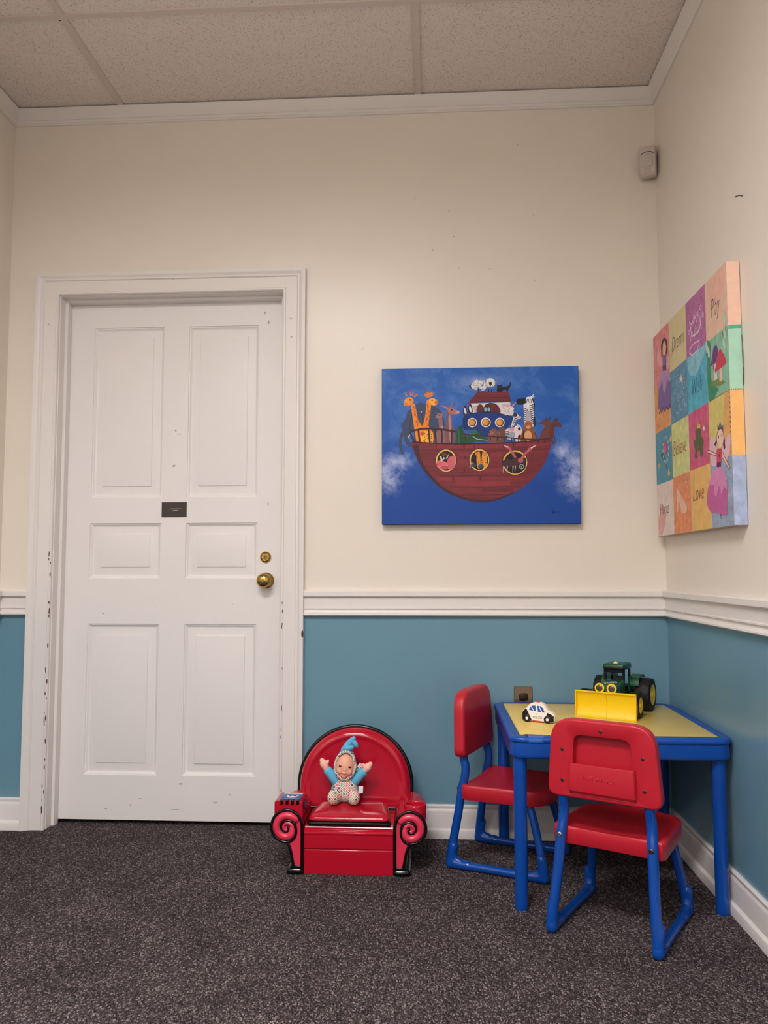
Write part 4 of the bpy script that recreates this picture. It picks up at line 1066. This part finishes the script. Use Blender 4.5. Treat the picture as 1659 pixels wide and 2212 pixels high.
p.poly([(1150, 690), (1155, 610), (1180, 560), (1190, 525), (1235, 520), (1245, 560), (1262, 600), (1270, 690)], '#8a4f33', 2); p.ell(1210, 545, 30, 32, '#a8603c'); p.ell(1212, 562, 18, 14, '#d29462'); p.ell(1202, 538, 4, 5, '#1b0f0c'); p.ell(1222, 538, 4, 5, '#1b0f0c'); p.ell(1208, 630, 30, 40, '#d7a070'); p.poly([(1165, 600), (1180, 590), (1175, 650), (1160, 660)], '#4c2a1e', 2); p.line([(1185, 528), (1172, 508)], 12, '#c77d57', taper=True); p.line([(1235, 525), (1250, 510)], 12, '#c77d57', taper=True)
p.poly([(1250, 500), (1268, 480), (1272, 540), (1258, 560)], '#1a3052', 2); p.line([(1262, 600), (1275, 640), (1272, 680)], 9, '#5b3526')
p.poly([(1295, 530), (1340, 510), (1372, 500), (1390, 540), (1380, 590), (1375, 690), (1300, 690), (1315, 600), (1345, 560), (1335, 545), (1300, 542)], '#6b3a36', 2)
p.poly([(1380, 590), (1390, 540), (1420, 512), (1445, 515), (1478, 550), (1470, 568), (1425, 555), (1420, 610), (1400, 660), (1375, 690)], '#63332f', 2)
for a, b in (((1352, 512), (1362, 482)), ((1375, 505), (1390, 478)), ((1425, 515), (1432, 488)), ((1440, 515), (1453, 486))): p.line([a, b], 13, '#4e2823', taper=True)
p.line([(1390, 640), (1420, 645), (1424, 690), (1412, 705)], 12, '#5a2f2a', taper=True); p.line([(1400, 640), (1408, 700)], 7, '#4e2823')
p.poly([(895, 690), (890, 610), (905, 580), (935, 570), (960, 585), (962, 620), (950, 690)], '#7d4f4a', 2); p.ell(912, 605, 20, 15, '#9a665e'); p.ell(898, 602, 6, 5, '#2a1614')
p.poly([(950, 690), (965, 600), (985, 560), (1020, 560), (1022, 690)], '#6d4542', 2); p.line([(960, 640), (975, 600), (985, 660)], 7, '#96706b')
# crocodile
p.poly([(640, 555), (675, 548), (690, 600), (740, 615), (748, 590), (775, 575), (800, 590), (830, 620), (880, 650), (885, 668), (840, 676), (790, 672), (740, 685), (680, 690), (655, 708), (640, 700), (622, 690), (628, 620)], '#1b5238', 2)
p.poly([(748, 590), (775, 575), (800, 595), (780, 620), (752, 620)], '#2c6b48', 2); p.line([(740, 612), (790, 652), (880, 664)], 5, '#9fc3b4'); p.line([(648, 570), (650, 690)], 6, '#2f7350'); p.line([(665, 560), (668, 680)], 4, '#123a28'); p.line([(676, 618), (720, 628)], 8, '#8c7a4c')
# hull
HULL = plank_mat()
hp = [(266, 672), (440, 684), (640, 692), (960, 690), (1200, 678), (1386, 654), (1376, 760), (1338, 850), (1272, 940), (1190, 1020), (1100, 1082), (985, 1134), (860, 1158), (740, 1150), (600, 1106), (490, 1040), (400, 952), (340, 872), (298, 786)]
p.poly(hp, HULL, 4)
for x0, x1, y, h, w_ in ((470, 760, 712, '#8c2f3a', 26), (780, 1000, 712, '#88303a', 26), (1040, 1370, 700, '#82303a', 24), (300, 700, 736, '#5c222c', 6), (700, 1350, 742, '#5c222c', 6), (640, 735, 775, '#863038', 30), (900, 1000, 780, '#842e38', 34), (330, 455, 770, '#6d2630', 26), (640, 730, 835, '#84303a', 30), (1210, 1330, 760, '#7a2a34', 30), (1215, 1300, 830, '#702630', 26), (440, 760, 925, '#5c222c', 5), (760, 1010, 905, '#862f39', 32), (490, 1190, 945, '#571f29', 6), (470, 800, 972, '#87303a', 28), (840, 1180, 970, '#7e2c36', 28), (620, 1060, 1010, '#8c323c', 34), (530, 1150, 1036, '#541e28', 6), (590, 830, 1062, '#76303a', 26), (840, 1080, 1060, '#652730', 26), (650, 1020, 1100, '#521f28', 6), (690, 890, 1126, '#62242e', 20)):
    p.line([(x0, y), ((x0+x1)/2, y+3), (x1, y)], w_, h)
for x, y in ((820, 968), (690, 708), (1090, 704), (690, 905), (1040, 860), (700, 800), (600, 972)): p.line([(x, y-14), (x, y+14)], 12, '#4e1c26')
p.poly([(275, 700), (298, 786), (340, 872), (400, 952), (490, 1040), (600, 1106), (740, 1150), (860, 1158), (985, 1134), (1100, 1082), (1085, 1078), (980, 1120), (860, 1140), (745, 1132), (610, 1088), (505, 1024), (420, 940), (365, 860), (330, 780), (318, 700)], '#43242b', 2)
p.line([(266, 672), (440, 684), (640, 692), (960, 690), (1200, 678), (1386, 654)], 8, '#2e161c')
# portholes
for x, y, rx, ry in ((543, 824, 83, 90), (813, 822, 81, 88), (1100, 845, 99, 98)):
    p.ell(x, y, rx+5, ry+5, '#2a1419'); p.ell(x, y, rx, ry, '#d9aa4a'); p.ell(x+1, y+2, rx-11, ry-11, '#1d1517'); p.ring(x, y, rx-4, ry-4, 4, '#e8c878')
p.poly([(565, 800), (600, 785), (620, 800), (615, 870), (590, 895), (555, 890), (545, 850)], '#c9626c', 2); p.ell(512, 862, 46, 34, '#dc7078', 8); p.ell(490, 845, 24, 20, '#d2646e'); p.ell(470, 856, 11, 9, '#b4434f'); p.ell(600, 812, 20, 18, '#d06872'); p.ell(497, 825, 10, 8, '#e08088'); p.line([(497, 790), (510, 825), (530, 800)], 16, '#d8ccd0'); p.line([(545, 810), (568, 770)], 14, '#bcb2b8', taper=True); p.ell(528, 775, 22, 16, '#6c3436'); p.ell(530, 880, 34, 14, '#b2525e')
p.poly([(790, 770), (818, 765), (822, 880), (796, 882)], '#dd8f2f', 2); p.poly([(836, 768), (872, 765), (868, 882), (830, 882)], '#e39a38', 2)
for x in (800, 855): p.ell(x, 775, 21, 14, '#d9812c'); p.line([(x-10, 768), (x-16, 756)], 8, '#c06a24'); p.line([(x+10, 768), (x+16, 756)], 8, '#c06a24')
for k in range(22): p.ell(rn.uniform(795, 868), rn.uniform(790, 878), 4, 4, '#8c3f1a', n=7)
p.ell(766, 862, 22, 16, '#3a4257'); p.ell(756, 848, 8, 8, '#8d6a78'); p.line([(748, 866), (730, 884)], 6, '#8f97aa'); p.ell(826, 872, 24, 16, '#3a4257'); p.ell(818, 858, 8, 7, '#5b6580')
p.ell(1040, 850, 44, 36, '#432730'); p.ell(1108, 850, 46, 42, '#4c2a32'); p.ell(1160, 830, 34, 30, '#332a30'); p.ell(1150, 880, 34, 30, '#1c1a20')
for x in (1008, 1038, 1084, 1102): p.line([(x, 870), (x-4, 925)], 8, '#cfc2c4', taper=True)
p.ring(1152, 878, 18, 17, 6, '#a9a4a8'); p.ell(1152, 880, 5, 5, '#a9a4a8')
for pts in ([(1105, 806), (1075, 760), (1050, 724)], [(1140, 838), (1175, 780), (1225, 738)]): p.line(pts, 20, '#b05a68'); 
p.ell(1050, 726, 18, 13, '#b05a68', 30); p.ell(1222, 738, 20, 13, '#b05a68', -30); p.line([(1045, 722), (1012, 708)], 13, '#e2ccc8', taper=True); p.line([(1230, 730), (1272, 708)], 13, '#e2ccc8', taper=True); p.ell(1145, 828, 22, 20, '#b05a68')
# railings
p.line([(248, 606), (262, 584), (340, 566), (420, 564), (520, 574), (630, 592)], 15, '#3f1f27')
for a, b in (((252, 600), (290, 678)), ((318, 572), (330, 682)), ((402, 568), (412, 686)), ((455, 570), (462, 686)), ((510, 576), (512, 688)), ((590, 590), (588, 690))): p.line([a, b], 14, '#3f1f27')
p.line([(676, 616), (760, 622), (850, 630), (1000, 640), (1150, 656), (1280, 662), (1386, 656)], 10, '#4a2028')
for x, y in ((700, 620), (860, 632), (905, 636), (960, 640), (1020, 644), (1075, 650), (1130, 656), (1185, 660), (1235, 662), (1290, 662), (1340, 660)): p.line([(x, y), (x, y+34)], 7, '#3f1f27')
p.line([(1390, 1228), (1398, 1240), (1392, 1252), (1412, 1238), (1420, 1250), (1430, 1230), (1438, 1244), (1452, 1232)], 4, '#0a1c40'); p.line([(1392, 1226), (1410, 1222), (1402, 1240)], 4, '#0a1c40')
tag(p.mb.build('painted_picture', p.mats, ark, angle=10), None)

# --- the patchwork canvas on the right wall: u runs from the corner towards the room, v up (mm)
pw = thing('patchwork_painting', 'pastel patchwork canvas with fairies and handwritten words on the right wall', 'painting', (XR-.0014, -.045, 1.1285))
PD = .0375
c = MB(); UW, VH = .763, .762
c.box(-PD, 0, -UW, 0, 0, VH, 0); c.build('canvas', mat('raw_canvas', '#c9b3a2', .8, .2, var=.05, vscale=40), pw, bevel=.0012)
p = Paint(lambda u, v, d: (-PD-d, -u/1000, v/1000)); p.d = 0
cols = [1, 204, 392, 583, 762]; R0 = [1, 197, 388, 572, 761]
def patch(c_, v0, v1, h, sc=30, var=.2, second=None):
    m = mat('patch_'+h.lstrip('#'), h, .6, .25, var=var, vscale=sc, bump=.2, bscale=120)
    a, b = cols[c_], cols[c_+1]; w_ = lambda: rn.uniform(-2.5, 2.5)
    p.poly([(a+(w_() if c_ else 0), v0), (b, v0), (b, v1), (a, v1)], m)
patch(0, 556, 761, '#d6888a', var=.2); patch(0, 390, 556, '#d99a62'); patch(0, 194, 390, '#5391a9', var=.12); patch(0, 1, 194, '#ddccc4', var=.1)
patch(1, 576, 761, '#d2c596', var=.08); patch(1, 387, 576, '#5f8fa8', var=.26); patch(1, 199, 387, '#ccd08c', var=.18); patch(1, 1, 199, '#dd8d62', var=.2)
patch(2, 576, 761, '#ae6a9a', var=.24); patch(2, 388, 576, '#56abc1', var=.26); patch(2, 200, 388, '#cb5c7f', var=.2); patch(2, 1, 200, '#e0b46a', var=.12)
patch(3, 574, 761, '#ddbba2', var=.08); patch(3, 388, 574, '#86b99f', var=.22); patch(3, 199, 388, '#d0c272', var=.12); patch(3, 1, 199, '#93a4bb', var=.24)
p.poly([(415, 520), (470, 500), (520, 520), (572, 550), (560, 572), (480, 574), (400, 572)], mat('patch_sky_light', '#86bfcd', .6, .2, var=.25, vscale=25), 3); p.poly([(690, 200), (760, 200), (760, 387), (720, 387), (700, 300)], mat('patch_tan', '#dba467', .6, .2, var=.12, vscale=25))
p.poly([(20, 10), (60, 10), (110, 70), (60, 120), (10, 60)], mat('patch_rose_wash', '#d9a5a0', .6, .2, var=.12, vscale=40), 2); p.poly([(620, 680), (700, 660), (745, 700), (740, 755), (650, 755), (600, 720)], mat('patch_peach', '#e0b29f', .6, .2, var=.1, vscale=40), 2)
for k in range(26): p.ell(rn.uniform(222, 384), rn.uniform(395, 560), rn.uniform(3, 9), rn.uniform(1.5, 4), '#7ea6bb', rn.uniform(0, 90), 8)
for k in range(34): p.ell(rn.uniform(595, 755), rn.uniform(8, 190), rn.uniform(3, 11), rn.uniform(1.5, 4), rn.choice(['#a9b4c8', '#7088a8', '#b9a9bb']), rn.uniform(0, 90), 8)
for k in range(22): p.ell(rn.uniform(405, 575), rn.uniform(590, 750), rn.uniform(3, 9), rn.uniform(1.5, 4), '#bd7dab', rn.uniform(0, 90), 8)
# stitching
for k in range(17): p.line([(762-178*k/17, 388), (762-178*k/17-6, 388)], 3, '#4a3a2c')
for k in range(13): p.line([(758, 382-14*k), (758, 376-14*k)], 4, '#3c2e24')
for u in (204, 392, 583):
    for k in range(30): 
        if (k*7+u) % 5: p.line([(u, 10+25*k), (u, 20+25*k)], 1.6, '#b9a58c')
F_ = FAIRY
p.poly(F_['grassl'], '#3f8a64', 2)
p.poly(F_['grass'], '#6f8a4a', 2)
for k in ('stem1', 'stem2'): p.poly(F_[k], '#e6c5b4')
p.poly(F_['mush1'], '#6a3a78', 2); p.poly(F_['mush2'], '#c43f50', 2)
for x, y in ((628, 505), (640, 482), (666, 500), (655, 470), (690, 490)): p.ell(x, y, 6, 8, '#9a4b70')
p.line(F_['dragon'], 5, '#1c2a26'); p.line(F_['dragon2'], 5, '#1c2a26')
for x, y in ((735, 560), (742, 600), (728, 530), (585, 560), (600, 540)): p.ell(x, y, 9, 20, '#b4cfbf', 20)
p.line([(720, 545), (735, 600), (742, 625), (750, 600), (738, 560)], 2, '#8a9a8a')
cr = F_['crown']; p.line(cr, 5, '#e7cfe0'); p.line([(420, 588), (450, 570), (500, 575), (520, 600), (470, 606), (425, 598)], 4, '#e7cfe0', True)
for x, y in ((425, 655), (450, 668), (478, 690), (510, 690), (540, 700), (560, 670)): p.ring(x, y, 7, 7, 2.5, '#ecd9e6', 12)
p.line([(430, 620), (455, 650), (470, 620), (490, 660), (510, 625), (530, 665), (545, 630)], 4, '#ecd9e6')
p.poly(F_['frog'], '#5b6138', 2); p.poly(F_['fcrown'], '#e0b35c'); p.poly(F_['star'], '#ecd5cf')
p.ell(470, 335, 8, 9, '#7b8150'); p.line([(497, 240), (500, 300)], 3, '#454b2a')
p.poly(F_['star2'], '#dcd3c4')
for k in range(22): p.ell(rn.uniform(280, 380), rn.uniform(400, 520), 2.5, 2.5, '#c7d0cf', n=8)
p.line([(260, 420), (290, 412), (300, 440), (320, 415), (345, 450), (365, 430)], 3, '#aec3cf')
p.poly(F_['flower'], '#b8436f', 2); p.poly(F_['leaf'], '#2f6a58', 2); p.ell(120, 312, 10, 14, '#d06f94')
for k in range(12):
    a = 2*PI*k/12; p.ell(128+36*math.cos(a), 312+46*math.sin(a), 5, 6, '#c3d0c4', n=10)
p.line([(110, 280), (130, 250), (160, 210)], 3, '#24505a')
for k in ('bf1', 'bf2', 'bf3'): p.poly(F_[k], '#dcae62')
p.poly(F_['shoe'], '#e3b9a0', 2)
for k in range(26): p.ell(rn.uniform(250, 380), rn.uniform(110, 190), 4, 3, '#e6ab8e', n=8)
# first fairy
p.poly(F_['f1_wing'], '#dfa3a4', 2); p.poly(F_['f1_wing2'], '#dfa79f', 2)
p.poly(F_['f1_skirt'], '#77609a', 0); p.poly(F_['f1_over'], '#a98bb4', 2); p.poly(F_['f1_body'], '#7c6399'); p.poly(F_['f1_belt'], '#4a3a6d'); p.poly(F_['f1_arm'], '#dba58f'); p.poly(F_['f1_face'], '#e2b3a0', 2); p.poly(F_['f1_hair'], '#3c2724')
p.line([(56, 455), (75, 470), (90, 452), (110, 470), (130, 452), (150, 466), (170, 450), (190, 462), (205, 448)], 7, '#4b3a78'); p.line([(130, 735), (140, 748), (150, 736), (158, 750), (166, 736)], 3, '#d9b9b0')
p.ell(140, 690, 3, 3, '#3c2724'); p.ell(158, 690, 3, 3, '#3c2724')
# second fairy
p.poly(F_['f2_wl'], '#dcb5c2', 2); p.poly(F_['f2_wr'], '#dcb5c2', 2)
for k in ('f2_leg', 'f2_leg2'): p.poly(F_[k], '#3c2734')
p.poly(F_['f2_skirt'], '#bd5f97', 2); p.poly(F_['f2_over'], '#d287b4', 2)
f2b = F_['f2_body']; p.poly(F_['f2_arml'], '#e6bfae'); p.poly(F_['f2_armr'], '#e6bfae'); p.poly(f2b, '#cc4565'); p.poly(F_['f2_belt'], '#5f2757'); p.poly(F_['f2_heart'], '#7d2a52')
p.line(F_['f2_arml'], 2.2, '#5a3830', True); p.line(F_['f2_armr'], 2.2, '#5a3830', True)
p.poly(F_['f2_hair'], '#5c3128'); p.poly(F_['f2_face'], '#e8c3b4', 2); p.poly(F_['f2_crown'], '#5d6a78')
fx_ = [q[0] for q in F_['f2_face']]; fy_ = [q[1] for q in F_['f2_face']]; ex, ey = sum(fx_)/len(fx_), sum(fy_)/len(fy_)
for s_ in (-1, 1): p.ell(ex+s_*14, ey+8, 6, 9, '#e9e2d8'); p.ell(ex+s_*14, ey+7, 4, 6, '#4a3a30')
p.line([(ex-8, ey-32), (ex, ey-36), (ex+8, ey-32)], 3, '#a0505a')
for txt, x0, x1, y0, y1, h in (('Dream', 236, 366, 640, 690, '#4d4a48'), ('Play', 632, 704, 618, 690, '#4a4440'), ('Wish', 438, 534, 440, 490, '#3a5f86'), ('Believe', 219, 364, 272, 325, '#a24a34'), ('Love', 416, 520, 98, 148, '#8e3328'), ('Hope', 34, 146, 66, 120, '#3a3d44')):
    p.text(txt, x0, x1, y0, y1, h, .28)
tag(p.mb.build('painted_picture', p.mats, pw, angle=10), None)
# painted edge facing the room
p = Paint(lambda u, v, d: (-PD+u, -UW-d, v/1000)); p.d = .0001
for v0, v1, h, var in ((574, 761, '#ecc4ae', .06), (388, 574, '#a9d6bd', .06), (199, 388, '#efb873', .06), (1, 199, '#a3b2d2', .2)):
    p.poly([(.0005, v0), (PD-.0005, v0), (PD-.0005, v1), (.0005, v1)], mat('edge_'+h.lstrip('#'), h, .6, .25, var=var, vscale=30))
p.poly([(.0005, 562), (PD-.0005, 564), (PD-.0005, 576), (.0005, 574)], '#5fae90')
for k in range(6): p.line([(.002+.006*k, 388), (.005+.006*k, 388)], 3, '#3c2e24')
e = p.mb.build('painted_edge', p.mats, pw, angle=10)
p = MB(); p.tube([(-.0008, -UW-.001, .545), (.0, -UW-.004, .50), (-.001, -UW-.011, .462), (-.004, -UW-.013, .452), (-.001, -UW-.009, .438), (.0, -UW-.002, .40)], .0011, 8)
p.build('hanging_wire', STEELD, pw)
# ------------------------------------------------------------------ small wall fittings
t = thing('wall_outlet', 'bronze-coloured metal electrical outlet plate on blue wall behind the table', 'outlet', (.3436, 0, .505))
m = MB(); m.loft([[(x, y, z) for x, z in offset_poly(rrect(-.035, .035, -.0575, .0575, .003, 4), i)] for y, i in ((-.0003, 0), (-.0028, 0), (-.0048, .002))]); pl = m.build('cover_plate', PLATEM, t, angle=40)
for zc in (.0195, -.0195):
    m = MB(); oc = [(x, z+zc) for x, z in round_poly([(-.0175, -.0145), (.0175, -.0145), (.0175, .0145), (-.0175, .0145)], [.010]*4, 6)]
    m.loft([[(x, -.0045, z) for x, z in oc], [(x, -.0068, z) for x, z in oc], [(x, -.0072, z) for x, z in offset_poly(oc, .001)]])
    for x in (-.0065, .0065): m.box(x-.001, x+.001, -.0074, -.0071, zc+.0, zc+.008, 1)
    m.lathe([(.0024, 0), (.0024, .0003)], (0, -.0072, zc-.006), '-y', 12, 1)
    m.build('socket', [mat('brown_bakelite', '#1d1512', .3, .5), DARK], pl, angle=40)
m = MB(); m.lathe([(.003, 0), (.0028, .001), (0, .0012)], (0, -.0048, 0), '-y', 12); m.build('screw', STEELD, pl)

t = thing('motion_detector', 'small off-white motion detector high in the right corner', 'motion detector', (.850, -.041, 2.530), math.radians(-24))
m = MB()
def mr(o, y, z0, z1, r=.010): return [(x, y, z) for x, z in offset_poly(rrect(-.031, .031, z0, z1, r, 5), o)]
m.loft([mr(.006, .024, .008, .117), mr(.001, .018, .002, .119), mr(0, .002, .0, .120), mr(0, -.012, .004, .1185), mr(.002, -.019, .010, .116), mr(.006, -.0215, .014, .114)])
b = m.build('housing', WHITEP, t, angle=50)
m = MB(); m.loft([[(x, y, z) for x, z in offset_poly(rrect(-.0215, .0215, .032, .084, .006, 4), i)] for y, i in ((-.0205, 0), (-.0225, 0), (-.0245, .003), (-.0255, .0055))]); m.build('sensor_window', SENSW, t, angle=60)
m = MB(); m.tube([(.023*math.cos(a)*1.05, -.0216, .079+.014*math.sin(a)) for a in [PI*k/14 for k in range(1, 14)]], .0012, 8, up=(0, 1, 0)); m.build('slot', DARK, t)
m = MB(); m.loft([[(x, y, z) for x, z in offset_poly(rrect(-.013, .013, .009, .027, .005, 4), i)] for y, i in ((-.019, 0), (-.0225, .001), (-.0245, .0035))]); m.build('status_lens', SENSW, t, angle=60)
m = MB(); m.box(-.012, .020, .015, .034, .03, .095); m.build('mount_bracket', WHITEP, t)

t = thing('wall_nail', 'small bent nail left in the right wall above the patchwork painting', 'nail', (XR, -.848, 2.064))
m = MB(); m.tube([(.003, 0, 0), (-.012, 0, .002), (-.020, .0, -.001)], .0013, 8); m.lathe([(.0028, 0), (.0028, .001)], (-.020, 0, -.001), 'x', 10)
m.build('nail_shank', STEELD, t)

m = MB(); rn2 = random.Random(4)
pts = [(.789+.006*math.cos(a)*rn2.uniform(.5, 1.3), -.428+.006*math.sin(a)*rn2.uniform(.5, 1.2), .001+rn2.random()*.005) for a in [2*PI*k/9 for k in range(9)]]
pts2 = [(x, y, z+.0008) for x, y, z in pts]
m.loft([pts, pts2]); tag(m.build('paper_scrap', WOODW), 'tiny white scrap on the carpet between right chair and baseboard', 'scrap')

# ------------------------------------------------------------------ camera, world, view
F_PX, YAW, PITCH, ROLL, CD, CHT = 1728.64, -.0596, .07353, -.00091, 3.10973, 1.00108
cam = bpy.data.cameras.new('camera'); co = bpy.data.objects.new('camera', cam); COL.objects.link(co)
cam.sensor_fit = 'HORIZONTAL'; cam.sensor_width = 36; cam.lens = F_PX/1659*36; cam.clip_start = .02
co.matrix_world = Matrix.Translation((0, -CD, CHT)) @ (Matrix.Rotation(-YAW, 4, 'Z') @ Matrix.Rotation(PI/2+PITCH, 4, 'X') @ Matrix.Rotation(ROLL, 4, 'Z'))
S.camera = co
wd = bpy.data.worlds.new('world'); S.world = wd; wd.use_nodes = True
wd.node_tree.nodes['Background'].inputs[0].default_value = (.5, .5, .5, 1); wd.node_tree.nodes['Background'].inputs[1].default_value = .0
S.view_settings.view_transform = 'Standard'; S.view_settings.look = 'None'; S.view_settings.gamma = 1; S.view_settings.use_curve_mapping = False
S.view_settings.exposure = .08
S.cycles.max_bounces = 10; S.cycles.diffuse_bounces = 6
